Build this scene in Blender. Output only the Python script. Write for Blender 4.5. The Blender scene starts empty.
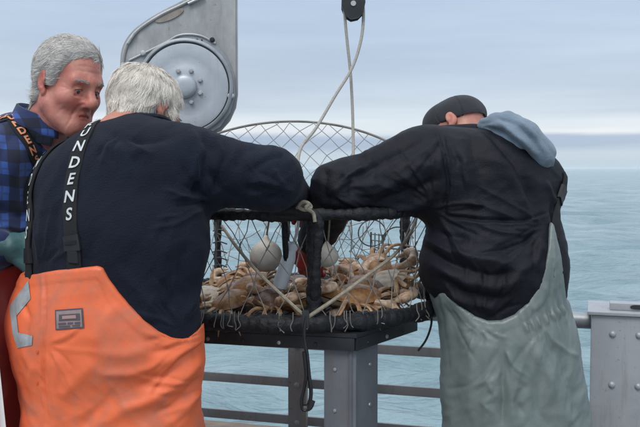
import bpy, bmesh, math, random
import numpy as np
from mathutils import Vector, Matrix
from mathutils.bvhtree import BVHTree

random.seed(7)
rng = np.random.default_rng(11)
sc = bpy.context.scene
COL = sc.collection

# ------------------------------------------------------------------ camera
CAM = np.array([0.0, 0.0, 1.40])
F = 888.9                                    # focal length in photo pixels (640 wide)
PITCH = math.atan(45.5 / F)
cam_d = bpy.data.cameras.new('camera')
cam_d.lens = 50.0
cam_d.sensor_width = 36.0
cam_d.clip_start = 0.05
cam_d.clip_end = 60000.0
cam_o = bpy.data.objects.new('camera', cam_d)
COL.objects.link(cam_o)
cam_o.location = CAM
cam_o.rotation_euler = (math.pi / 2 - PITCH, 0, 0)
sc.camera = cam_o


def P(x, y, d):
    """a point at depth d metres that the photograph shows near pixel (x, y)"""
    cp, sp = math.cos(PITCH), math.sin(PITCH)
    u, v = (x - 320.0) / F, (213.5 - y) / F
    return np.array([u * d, (cp + v * sp) * d, CAM[2] + (-sp + v * cp) * d])


# ------------------------------------------------------------------ light
SUN_EL, SUN_AZ = math.radians(52), math.radians(200)   # azimuth from +Y, clockwise
world = bpy.data.worlds.new('World')
sc.world = world
world.use_nodes = True
nt = world.node_tree
nt.nodes.clear()


def N(tree, kind, **kw):
    n = tree.nodes.new(kind)
    for k, v in kw.items():
        setattr(n, k, v)
    return n


def build_world():
    L = nt.links.new
    out = N(nt, 'ShaderNodeOutputWorld')
    bg = N(nt, 'ShaderNodeBackground')
    bg.inputs['Strength'].default_value = 0.1
    sky = N(nt, 'ShaderNodeTexSky')
    sky.sky_type = 'NISHITA'
    sky.sun_disc = False
    sky.sun_elevation = SUN_EL
    sky.sun_rotation = SUN_AZ
    tc = N(nt, 'ShaderNodeTexCoord')
    sep = N(nt, 'ShaderNodeSeparateXYZ')
    L(tc.outputs['Generated'], sep.inputs[0])

    def math_(op, a, b=None, clamp=False):
        m = N(nt, 'ShaderNodeMath', operation=op)
        m.use_clamp = clamp
        for i, q in enumerate((a, b)):
            if q is None:
                continue
            if isinstance(q, (int, float)):
                m.inputs[i].default_value = q
            else:
                L(q, m.inputs[i])
        return m.outputs[0]

    # stratus sheets: noise stretched along the horizon bends the layers
    comb = N(nt, 'ShaderNodeCombineXYZ')
    L(sep.outputs['X'], comb.inputs[0])
    L(sep.outputs['Y'], comb.inputs[1])
    L(math_('MULTIPLY', sep.outputs['Z'], 9.0), comb.inputs[2])
    n1 = N(nt, 'ShaderNodeTexNoise')
    n1.inputs['Scale'].default_value = 2.6
    n1.inputs['Detail'].default_value = 5.0
    n1.inputs['Roughness'].default_value = 0.55
    L(comb.outputs[0], n1.inputs['Vector'])
    n2 = N(nt, 'ShaderNodeTexNoise')
    n2.inputs['Scale'].default_value = 5.0
    n2.inputs['Detail'].default_value = 6.0
    L(comb.outputs[0], n2.inputs['Vector'])
    el = math_('ADD', sep.outputs['Z'], math_('MULTIPLY', math_('SUBTRACT', n2.outputs['Fac'], 0.5), 0.013))
    t = math_('DIVIDE', math_('ADD', el, 0.02), 0.30, True)
    ramp = N(nt, 'ShaderNodeValToRGB')
    L(t, ramp.inputs[0])
    stops = [(-0.02, (.52, .66, .76)), (0.004, (.55, .68, .78)), (0.012, (.63, .73, .82)), (0.017, (.62, .72, .82)),
             (0.023, (.43, .53, .68)), (0.034, (.45, .54, .69)), (0.040, (.86, .89, .92)), (0.052, (.88, .91, .94)),
             (0.062, (.55, .63, .74)), (0.10, (.52, .605, .72)), (0.19, (.515, .63, .785)), (0.28, (.56, .67, .80))]
    stops = [(z, tuple(v * (.76 if z < .02 else .82) for v in c)) for z, c in stops]
    cr = ramp.color_ramp
    while len(cr.elements) < len(stops):
        cr.elements.new(0.5)
    for e, (z, c) in zip(cr.elements, stops):
        e.position = (z + 0.02) / 0.30
        e.color = (*c, 1)
    nb_ = N(nt, 'ShaderNodeTexNoise')
    nb_.inputs['Scale'].default_value = 1.9
    nb_.inputs['Detail'].default_value = 3.0
    cb = N(nt, 'ShaderNodeCombineXYZ')
    L(math_('ADD', sep.outputs['X'], 3.1), cb.inputs[0])
    L(sep.outputs['Y'], cb.inputs[1])
    L(math_('MULTIPLY', sep.outputs['Z'], 14.0), cb.inputs[2])
    L(cb.outputs[0], nb_.inputs['Vector'])
    soft = N(nt, 'ShaderNodeValToRGB')
    L(t, soft.inputs[0])
    st2 = [(-.02, (.55, .68, .78)), (.025, (.62, .71, .81)), (.05, (.70, .78, .86)), (.11, (.53, .63, .78)), (.28, (.55, .67, .83))]
    st2 = [(z, tuple(v * (.76 if z < .02 else .82) for v in c)) for z, c in st2]
    while len(soft.color_ramp.elements) < len(st2):
        soft.color_ramp.elements.new(0.5)
    for e, (z, c) in zip(soft.color_ramp.elements, st2):
        e.position = (z + .02) / .30
        e.color = (*c, 1)
    bm_ = N(nt, 'ShaderNodeMix', data_type='RGBA')
    bf = N(nt, 'ShaderNodeMapRange')
    bf.inputs['From Min'].default_value = .40
    bf.inputs['From Max'].default_value = .60
    L(nb_.outputs['Fac'], bf.inputs['Value'])
    L(bf.outputs[0], bm_.inputs['Factor'])
    L(soft.outputs[0], bm_.inputs['A'])
    L(ramp.outputs[0], bm_.inputs['B'])
    # broad lighter and darker areas of the cloud sheet
    mul = N(nt, 'ShaderNodeMix', data_type='RGBA', blend_type='MULTIPLY')
    mul.inputs['Factor'].default_value = 1.0
    L(bm_.outputs['Result'], mul.inputs['A'])
    r2 = N(nt, 'ShaderNodeValToRGB')
    L(n1.outputs['Fac'], r2.inputs[0])
    r2.color_ramp.elements[0].position = 0.30
    r2.color_ramp.elements[0].color = (.90, .92, .95, 1)
    r2.color_ramp.elements[1].position = 0.70
    r2.color_ramp.elements[1].color = (1.10, 1.09, 1.06, 1)
    L(r2.outputs[0], mul.inputs['B'])
    # overcast sky is brighter towards the zenith
    zen = N(nt, 'ShaderNodeMix', data_type='RGBA')
    L(math_('MULTIPLY', math_('SUBTRACT', sep.outputs['Z'], 0.22), 1.4, True), zen.inputs['Factor'])
    L(mul.outputs['Result'], zen.inputs['A'])
    zen.inputs['B'].default_value = (1.06, 1.11, 1.17, 1)
    sc10 = N(nt, 'ShaderNodeVectorMath', operation='SCALE')
    sc10.inputs['Scale'].default_value = 10.0
    L(zen.outputs['Result'], sc10.inputs[0])
    mx = N(nt, 'ShaderNodeMix', data_type='RGBA')
    mx.inputs['Factor'].default_value = 0.93
    L(sky.outputs[0], mx.inputs['A'])
    L(sc10.outputs[0], mx.inputs['B'])
    L(mx.outputs['Result'], bg.inputs['Color'])
    L(bg.outputs[0], out.inputs[0])


build_world()
sun_d = bpy.data.lights.new('sun', 'SUN')
sun_d.energy = 1.3
sun_d.angle = math.radians(24)
sun_d.color = (1.0, 0.96, 0.90)
sun_o = bpy.data.objects.new('sun', sun_d)
COL.objects.link(sun_o)
_sd = Vector((math.sin(SUN_AZ) * math.cos(SUN_EL), math.cos(SUN_AZ) * math.cos(SUN_EL), math.sin(SUN_EL)))
sun_o.rotation_euler = (-_sd).to_track_quat('-Z', 'Y').to_euler()
sun_o.location = (0, 0, 8)
vs = sc.view_settings
vs.view_transform = 'Standard'
vs.look = 'None'
vs.gamma = 1.0
vs.exposure = 0.32
vs.use_curve_mapping = False
sc.cycles.use_denoising = True
sc.cycles.max_bounces = 8
sc.cycles.volume_bounces = 2


# ------------------------------------------------------------------ materials
def mat(name, col, rough=0.6, metal=0.0, var=0.0, vscale=6.0, col2=None, bump=0.0, bscale=60.0, bdist=0.004,
        spec=0.5, stretch=(1, 1, 1), rvar=0.0, detail=5.0, sheen=0.0, coord='Object', streak=0.0, streak_col=(.17, .10, .06)):
    """principled material; colour varied by noise (var, or towards col2) and fine relief"""
    m = bpy.data.materials.new(name)
    m.use_nodes = True
    t = m.node_tree
    b = t.nodes['Principled BSDF']
    L = t.links.new
    b.inputs['Base Color'].default_value = (*col, 1)
    b.inputs['Roughness'].default_value = rough
    b.inputs['Metallic'].default_value = metal
    b.inputs['Specular IOR Level'].default_value = spec
    if sheen:
        b.inputs['Sheen Weight'].default_value = sheen
        b.inputs['Sheen Roughness'].default_value = 0.5
    tc = N(t, 'ShaderNodeTexCoord')
    mp = N(t, 'ShaderNodeMapping')
    mp.inputs['Scale'].default_value = stretch
    L(tc.outputs[coord], mp.inputs[0])
    if var or col2:
        n = N(t, 'ShaderNodeTexNoise')
        n.inputs['Scale'].default_value = vscale
        n.inputs['Detail'].default_value = detail
        n.inputs['Roughness'].default_value = 0.62
        L(mp.outputs[0], n.inputs['Vector'])
        r = N(t, 'ShaderNodeValToRGB')
        r.color_ramp.elements[0].position = 0.34
        r.color_ramp.elements[1].position = 0.68
        c2 = col2 if col2 else tuple(min(1, c * (1 + var)) for c in col)
        c1 = col if col2 else tuple(c * (1 - var) for c in col)
        r.color_ramp.elements[0].color = (*c1, 1)
        r.color_ramp.elements[1].color = (*c2, 1)
        L(n.outputs['Fac'], r.inputs[0])
        L(r.outputs[0], b.inputs['Base Color'])
        if rvar:
            mr = N(t, 'ShaderNodeMapRange')
            mr.inputs['To Min'].default_value = max(0.03, rough - rvar)
            mr.inputs['To Max'].default_value = min(1, rough + rvar)
            L(n.outputs['Fac'], mr.inputs['Value'])
            L(mr.outputs[0], b.inputs['Roughness'])
    if streak:
        # rust and grime that has run down the metal, and scattered chips
        mp2 = N(t, 'ShaderNodeMapping')
        mp2.inputs['Scale'].default_value = (30, 30, 3.2)
        L(tc.outputs[coord], mp2.inputs[0])
        n = N(t, 'ShaderNodeTexNoise')
        n.inputs['Scale'].default_value = 1.0
        n.inputs['Detail'].default_value = 8
        n.inputs['Roughness'].default_value = .7
        L(mp2.outputs[0], n.inputs['Vector'])
        n3 = N(t, 'ShaderNodeTexNoise')
        n3.inputs['Scale'].default_value = 70
        n3.inputs['Detail'].default_value = 6
        L(tc.outputs[coord], n3.inputs['Vector'])
        ms = N(t, 'ShaderNodeMapRange')
        ms.inputs['From Min'].default_value = .54
        ms.inputs['From Max'].default_value = .80
        ms.inputs['To Max'].default_value = streak
        L(n.outputs['Fac'], ms.inputs['Value'])
        mc = N(t, 'ShaderNodeMapRange')
        mc.inputs['From Min'].default_value = .66
        mc.inputs['From Max'].default_value = .72
        mc.inputs['To Max'].default_value = streak
        L(n3.outputs['Fac'], mc.inputs['Value'])
        mm = N(t, 'ShaderNodeMath', operation='MAXIMUM')
        L(ms.outputs[0], mm.inputs[0])
        L(mc.outputs[0], mm.inputs[1])
        mx = N(t, 'ShaderNodeMix', data_type='RGBA')
        L(mm.outputs[0], mx.inputs['Factor'])
        if b.inputs['Base Color'].links:
            L(b.inputs['Base Color'].links[0].from_socket, mx.inputs['A'])
        else:
            mx.inputs['A'].default_value = (*col, 1)
        mx.inputs['B'].default_value = (*streak_col, 1)
        L(mx.outputs['Result'], b.inputs['Base Color'])
    if bump:
        n = N(t, 'ShaderNodeTexNoise')
        n.inputs['Scale'].default_value = bscale
        n.inputs['Detail'].default_value = 4.0
        L(mp.outputs[0], n.inputs['Vector'])
        bp = N(t, 'ShaderNodeBump')
        bp.inputs['Strength'].default_value = bump
        bp.inputs['Distance'].default_value = bdist
        L(n.outputs['Fac'], bp.inputs['Height'])
        L(bp.outputs[0], b.inputs['Normal'])
    return m


# ------------------------------------------------------------------ mesh helpers
def add_mesh(name, V, Fq, material=None, parent=None, smooth=True, origin=None):
    """link one mesh object; V world coordinates, Fq (n,4) array or list of tuples"""
    V = np.asarray(V, dtype=np.float64).reshape(-1, 3)
    org = np.zeros(3)
    if parent is not None:
        org = world_loc(parent)
    elif origin is not None:
        org = np.asarray(origin, float)
    me = bpy.data.meshes.new(name)
    if isinstance(Fq, np.ndarray):
        nf, k = Fq.shape
        me.vertices.add(len(V))
        me.vertices.foreach_set('co', (V - org).astype(np.float32).ravel())
        me.loops.add(nf * k)
        me.loops.foreach_set('vertex_index', Fq.astype(np.int32).ravel())
        me.polygons.add(nf)
        me.polygons.foreach_set('loop_start', np.arange(0, nf * k, k, dtype=np.int32))
        me.update(calc_edges=True)
        me.validate()
    else:
        me.from_pydata([tuple(v) for v in (V - org)], [], [tuple(f) for f in Fq])
        me.update()
    me.polygons.foreach_set('use_smooth', np.full(len(me.polygons), smooth))
    o = bpy.data.objects.new(name, me)
    COL.objects.link(o)
    if material:
        me.materials.append(material)
    if parent is not None:
        o.parent = parent
    else:
        o.location = org
    return o


def world_loc(o):
    p = np.zeros(3)
    while o is not None:
        p += np.array(o.location)
        o = o.parent
    return p


def empty(name, loc, label=None, cat=None, group=None):
    o = bpy.data.objects.new(name, None)
    o.empty_display_size = 0.1
    COL.objects.link(o)
    o.location = loc
    return tag(o, label, cat, group)


def tag(o, label=None, cat=None, group=None, kind=None):
    for k, v in (('label', label), ('category', cat), ('group', group), ('kind', kind)):
        if v:
            o[k] = v
    return o


class MB:
    """collects shapes for one mesh"""
    def __init__(s):
        s.V, s.F = [], []

    def raw(s, V, Fs):
        b = len(s.V)
        s.V += [tuple(v) for v in V]
        s.F += [tuple(i + b for i in f) for f in Fs]
        return s

    def box(s, c, size, R=None, bevel=0.0):
        bm = bmesh.new()
        bmesh.ops.create_cube(bm, size=1.0)
        for v in bm.verts:
            v.co = Vector((v.co.x * size[0], v.co.y * size[1], v.co.z * size[2]))
        if bevel:
            bmesh.ops.bevel(bm, geom=bm.edges[:], offset=bevel, segments=2, profile=0.7, affect='EDGES')
        return s.bm(bm, c, R)

    def bm(s, bm, c=(0, 0, 0), R=None):
        bm.verts.ensure_lookup_table()
        bm.verts.index_update()
        R = np.eye(3) if R is None else np.asarray(R)
        V = [R @ np.array(v.co) + np.asarray(c, float) for v in bm.verts]
        Fs = [[v.index for v in f.verts] for f in bm.faces]
        bm.free()
        return s.raw(V, Fs)

    def cyl(s, a, b, r, n=20, r2=None, bevel=0.0):
        a, b = np.asarray(a, float), np.asarray(b, float)
        r2 = r if r2 is None else r2
        if bevel:
            d = (b - a) / np.linalg.norm(b - a)
            pts = [a, a + d * bevel * .3, a + d * bevel, b - d * bevel, b - d * bevel * .3, b]
            rr = [r - bevel, r - bevel * .3, r, r2, r2 - bevel * .3, r2 - bevel]
            return s.tube(pts, rr, n)
        return s.tube([a, b], [r, r2], n)

    def tube(s, pts, r, n=8, cap=True, squash=1.0):
        pts = np.asarray(pts, float)
        m = len(pts)
        r = np.full(m, r) if np.isscalar(r) else np.asarray(r, float)
        T = np.gradient(pts, axis=0)
        T /= np.linalg.norm(T, axis=1)[:, None] + 1e-12
        up = np.array([0, 0, 1.0]) if abs(T[0][2]) < 0.9 else np.array([1.0, 0, 0])
        U = np.cross(T[0], up)
        U /= np.linalg.norm(U)
        V, Fs = [], []
        for i in range(m):
            U = U - T[i] * U.dot(T[i])
            U /= np.linalg.norm(U) + 1e-12
            W = np.cross(T[i], U)
            for k in range(n):
                a = 2 * math.pi * k / n
                V.append(pts[i] + r[i] * (math.cos(a) * U + squash * math.sin(a) * W))
        for i in range(m - 1):
            for k in range(n):
                k2 = (k + 1) % n
                Fs.append((i * n + k, i * n + k2, (i + 1) * n + k2, (i + 1) * n + k))
        if cap:
            Fs.append(tuple(range(n - 1, -1, -1)))
            Fs.append(tuple((m - 1) * n + k for k in range(n)))
        return s.raw(V, Fs)

    def prism(s, poly, n_dir, th):
        """polygon points extruded along n_dir by th"""
        poly = np.asarray(poly, float)
        n_dir = np.asarray(n_dir, float)
        k = len(poly)
        V = list(poly) + list(poly + n_dir * th)
        Fs = [tuple(range(k - 1, -1, -1)), tuple(range(k, 2 * k))]
        Fs += [(i, (i + 1) % k, (i + 1) % k + k, i + k) for i in range(k)]
        return s.raw(V, Fs)

    def lathe(s, prof, c, axis=(0, 0, 1), n=24):
        """profile of (radius, height) turned about an axis"""
        ax = np.asarray(axis, float)
        ax /= np.linalg.norm(ax)
        u = np.cross(ax, [0, 0, 1.0] if abs(ax[2]) < .9 else [1.0, 0, 0])
        u /= np.linalg.norm(u)
        w = np.cross(ax, u)
        c = np.asarray(c, float)
        V, Fs = [], []
        for r, h in prof:
            for k in range(n):
                a = 2 * math.pi * k / n
                V.append(c + ax * h + r * (math.cos(a) * u + math.sin(a) * w))
        for i in range(len(prof) - 1):
            for k in range(n):
                k2 = (k + 1) % n
                Fs.append((i * n + k, i * n + k2, (i + 1) * n + k2, (i + 1) * n + k))
        Fs.append(tuple(range(n - 1, -1, -1)))
        Fs.append(tuple((len(prof) - 1) * n + k for k in range(n)))
        return s.raw(V, Fs)

    def build(s, name, material, parent=None, smooth=True, origin=None, angle=40):
        o = add_mesh(name, s.V, s.F, material, parent, smooth, origin)
        if smooth and angle:
            bm = bmesh.new()
            bm.from_mesh(o.data)
            bmesh.ops.recalc_face_normals(bm, faces=bm.faces[:])
            ca = math.radians(angle)
            for e in bm.edges:
                e.smooth = (len(e.link_faces) == 2 and e.calc_face_angle(0) < ca)
            bm.to_mesh(o.data)
            bm.free()
        return o


def spline(pts, n=8):
    """Catmull-Rom through the points"""
    p = np.asarray(pts, float)
    p = np.vstack([2 * p[0] - p[1], p, 2 * p[-1] - p[-2]])
    out = []
    for i in range(1, len(p) - 2):
        for t in np.linspace(0, 1, n, endpoint=False):
            a, b, c, d = p[i - 1], p[i], p[i + 1], p[i + 2]
            out.append(.5 * ((2 * b) + (c - a) * t + (2 * a - 5 * b + 4 * c - d) * t * t + (3 * b - a - 3 * c + d) * t ** 3))
    out.append(p[-2])
    return np.array(out)


# ------------------------------------------------------------------ distance-field modelling
def hash3(i, j, k, seed):
    n = (i * 374761393 + j * 668265263 + k * 2147483647 + seed * 1274126177) & 0xffffffff
    n = ((n ^ (n >> 13)) * 1274126177) & 0xffffffff
    n = ((n ^ (n >> 16)) * 2246822519) & 0xffffffff
    return ((n ^ (n >> 15)) & 0xffff) / 65535.0


def vnoise(p, seed=0):
    """smooth value noise in -1..1"""
    q = np.floor(p).astype(np.int64)
    f = p - q
    f = f * f * f * (f * (f * 6 - 15) + 10)
    r = 0
    for a in (0, 1):
        for b in (0, 1):
            for c in (0, 1):
                w = (f[:, 0] if a else 1 - f[:, 0]) * (f[:, 1] if b else 1 - f[:, 1]) * (f[:, 2] if c else 1 - f[:, 2])
                r = r + w * hash3(q[:, 0] + a, q[:, 1] + b, q[:, 2] + c, seed)
    return r * 2 - 1


def pnoise(p, seed=0):
    """gradient noise, about -1..1, free of lattice squares"""
    q = np.floor(p).astype(np.int64)
    f = p - q
    w = f * f * f * (f * (f * 6 - 15) + 10)
    r = 0
    for a in (0, 1):
        for b in (0, 1):
            for c in (0, 1):
                k = (w[:, 0] if a else 1 - w[:, 0]) * (w[:, 1] if b else 1 - w[:, 1]) * (w[:, 2] if c else 1 - w[:, 2])
                i, j, l = q[:, 0] + a, q[:, 1] + b, q[:, 2] + c
                g = ((hash3(i, j, l, seed) - .5) * (f[:, 0] - a) + (hash3(i, j, l, seed + 101) - .5) * (f[:, 1] - b) +
                     (hash3(i, j, l, seed + 202) - .5) * (f[:, 2] - c))
                r = r + k * g
    return r * 2.6


def nrm(v):
    v = np.asarray(v, float)
    return v / (np.linalg.norm(v) + 1e-12)


def rc(a, b, ra, rb):
    a, b = np.asarray(a, float), np.asarray(b, float)
    ab = b - a
    L2 = ab.dot(ab) + 1e-12

    def f(p):
        t = np.clip((p - a) @ ab / L2, 0, 1)
        r = p - a - t[:, None] * ab
        return np.sqrt((r * r).sum(1)) - (ra + (rb - ra) * t)
    return f


def chain(pts, rr, k=0.02):
    fs = [rc(pts[i], pts[i + 1], rr[i], rr[i + 1]) for i in range(len(pts) - 1)]
    return union(fs, k)


def el(c, r, R=None):
    c, r = np.asarray(c, float), np.asarray(r, float)

    def f(p):
        q = p - c
        if R is not None:
            q = q @ R                       # columns of R are the ellipsoid axes
        k0 = np.sqrt(((q / r) ** 2).sum(1)) + 1e-9
        k1 = np.sqrt(((q / (r * r)) ** 2).sum(1)) + 1e-9
        return k0 * (k0 - 1) / k1
    return f


def ecap(a, b, w, sa, sb):
    """capsule of elliptic section: half widths along w and along the depth axis, at a and at b"""
    a, b = np.asarray(a, float), np.asarray(b, float)
    ab = b - a
    L2 = ab.dot(ab)
    l = ab / math.sqrt(L2)
    w = nrm(np.asarray(w, float) - l * np.dot(w, l))
    dd = np.cross(l, w)

    def f(p):
        t = np.clip((p - a) @ ab / L2, 0, 1)
        r = p - a - t[:, None] * ab
        W = sa[0] + (sb[0] - sa[0]) * t
        D = sa[1] + (sb[1] - sa[1]) * t
        x, y, z = r @ w, r @ dd, r @ l
        k0 = np.sqrt((x / W) ** 2 + (y / D) ** 2 + (z / D) ** 2) + 1e-9
        k1 = np.sqrt((x / W ** 2) ** 2 + (y / D ** 2) ** 2 + (z / D ** 2) ** 2) + 1e-9
        return k0 * (k0 - 1) / k1
    return f


def smin(a, b, k):
    h = np.maximum(k - np.abs(a - b), 0) / k
    return np.minimum(a, b) - h * h * k * 0.25


def smax(a, b, k):
    return -smin(-a, -b, k)


def union(fs, k=0.03):
    def f(p):
        d = fs[0](p)
        for g in fs[1:]:
            d = smin(d, g(p), k)
        return d
    return f


def surf(f, lo, hi, h):
    """polygonise f = 0 by surface nets on a narrow band"""
    lo = np.asarray(lo, float)
    nb = np.ceil((np.asarray(hi, float) - lo) / (4 * h)).astype(int) + 1
    g = np.stack(np.meshgrid(*[np.arange(k) for k in nb], indexing='ij'), -1).reshape(-1, 3)
    ctr = lo + (g * 4 + 1.5) * h
    d = f(ctr)
    D = np.repeat(np.repeat(np.repeat(np.sign(d).reshape(nb).astype(np.float32), 4, 0), 4, 1), 4, 2)
    act = np.where(np.abs(d) < 7.5 * h)[0]
    off = np.stack(np.meshgrid(*[np.arange(4)] * 3, indexing='ij'), -1).reshape(-1, 3)
    for s in range(0, len(act), 4000):
        ii = (g[act[s:s + 4000]][:, None, :] * 4 + off[None]).reshape(-1, 3)
        D[ii[:, 0], ii[:, 1], ii[:, 2]] = f(lo + ii * h)
    S = D < 0
    s8 = S.astype(np.int8)
    cnt = sum(s8[a:s8.shape[0] - 1 + a, b:s8.shape[1] - 1 + b, c:s8.shape[2] - 1 + c]
              for a in (0, 1) for b in (0, 1) for c in (0, 1))
    A = (cnt > 0) & (cnt < 8)
    idx = np.argwhere(A)
    vid = np.full(A.shape, -1, np.int32)
    vid[A] = np.arange(len(idx))
    corners = np.array([(a, b, c) for a in (0, 1) for b in (0, 1) for c in (0, 1)])
    cv = np.stack([D[idx[:, 0] + a, idx[:, 1] + b, idx[:, 2] + c] for a, b, c in corners], 1)
    acc = np.zeros((len(idx), 3))
    num = np.zeros(len(idx))
    for i in range(8):
        for j in range(i + 1, 8):
            if np.abs(corners[i] - corners[j]).sum() != 1:
                continue
            m = (cv[:, i] < 0) != (cv[:, j] < 0)
            t = cv[m, i] / (cv[m, i] - cv[m, j])
            acc[m] += corners[i] + t[:, None] * (corners[j] - corners[i])
            num[m] += 1
    V = lo + (idx + acc / num[:, None]) * h
    quads = []
    for ax in range(3):
        o1, o2 = [(1, 2), (2, 0), (0, 1)][ax]
        sl0 = [slice(None)] * 3
        sl1 = [slice(None)] * 3
        sl0[ax] = slice(0, -1)
        sl1[ax] = slice(1, None)
        ch = S[tuple(sl0)] != S[tuple(sl1)]
        e = np.argwhere(ch)
        ok = (e[:, o1] > 0) & (e[:, o2] > 0) & (e[:, o1] < S.shape[o1] - 1) & (e[:, o2] < S.shape[o2] - 1)
        e = e[ok]
        inside = S[e[:, 0], e[:, 1], e[:, 2]]
        q = []
        for d1, d2 in ((-1, -1), (0, -1), (0, 0), (-1, 0)):
            c = e.copy()
            c[:, o1] += d1
            c[:, o2] += d2
            q.append(vid[c[:, 0], c[:, 1], c[:, 2]])
        q = np.stack(q, 1)
        q[~inside] = q[~inside][:, ::-1]
        quads.append(q)
    Q = np.vstack(quads)
    Q = Q[(Q >= 0).all(1)]
    # pull the vertices onto the true surface
    n = grad(f, V)
    V = V - n * np.clip(f(V), -h, h)[:, None]
    return V, Q, n


def grad(f, V, e=0.0015):
    d0 = f(V)
    n = np.stack([f(V + np.eye(3)[i] * e) - d0 for i in range(3)], 1)
    return n / (np.linalg.norm(n, axis=1)[:, None] + 1e-12)


def seg_dist(q, pts):
    """2-D distance of points q to a polyline, and the position along it 0..1"""
    best = np.full(len(q), 1e9)
    pos = np.zeros(len(q))
    m = len(pts) - 1
    for i in range(m):
        a, b = pts[i], pts[i + 1]
        ab = b - a
        t = np.clip((q - a) @ ab / (ab.dot(ab) + 1e-12), 0, 1)
        d = np.linalg.norm(q - a - t[:, None] * ab, axis=1)
        c = d < best
        best[c] = d[c]
        pos[c] = (i + t[c]) / m
    return best, pos


def folds(strokes, depth):
    """creases on the side of a garment that faces -Y: (pixel polyline, width px, height mm)"""
    st = []
    for pts, w, hgt in strokes:
        q = np.array([P(x, y, depth)[[0, 2]] for x, y in pts])
        st.append((q, w * depth / F, hgt / 1000.0))

    def f(V, n):
        d = np.zeros(len(V))
        side = np.clip(-n[:, 1] * 2.2 + 0.25, 0, 1)
        q = V[:, [0, 2]]
        wob = np.stack([vnoise(V * 14, 3), vnoise(V * 14, 4)], 1) * 0.006
        for pts, w, hgt in st:
            s, u = seg_dist(q + wob, pts)
            d += 1.25 * hgt * (1 + (s / w) ** 2) ** -1.6 * np.clip(np.minimum(u, 1 - u) * 5 + .15, 0, 1)
        return d * side
    return f


def pulls(cx, cy, a0, a1, n, l0, l1, w, h, seed, r0=6):
    """tension creases fanning out from a point of strain"""
    g = np.random.default_rng(seed)
    out = []
    for k in range(n):
        a = math.radians(a0 + (a1 - a0) * (k + g.uniform(.1, .9)) / n)
        L = g.uniform(l0, l1)
        b = g.normal() * .25
        r = r0 * g.uniform(.5, 1.6)
        pts = [(cx + math.cos(a + b * t) * (r + L * t), cy + math.sin(a + b * t) * (r + L * t)) for t in (0, .33, .66, 1)]
        out.append((pts, w * g.uniform(.75, 1.3), h * g.uniform(.6, 1.25) * (-1 if k % 2 else 1)))
    return out


def crumple(V, amp, axes, seed):
    """ridged directional noise; axes = three (direction, frequency)"""
    q = np.stack([V @ nrm(a) * fr for a, fr in axes], 1)
    a = .8 - np.abs(pnoise(q, seed)) * 2.6
    b = pnoise(q * 2.1 + 7.3, seed + 1) * 1.4
    return amp * (0.75 * a + 0.35 * b)


# ================================================================== the setting
WATER_Z = -1.2


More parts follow.
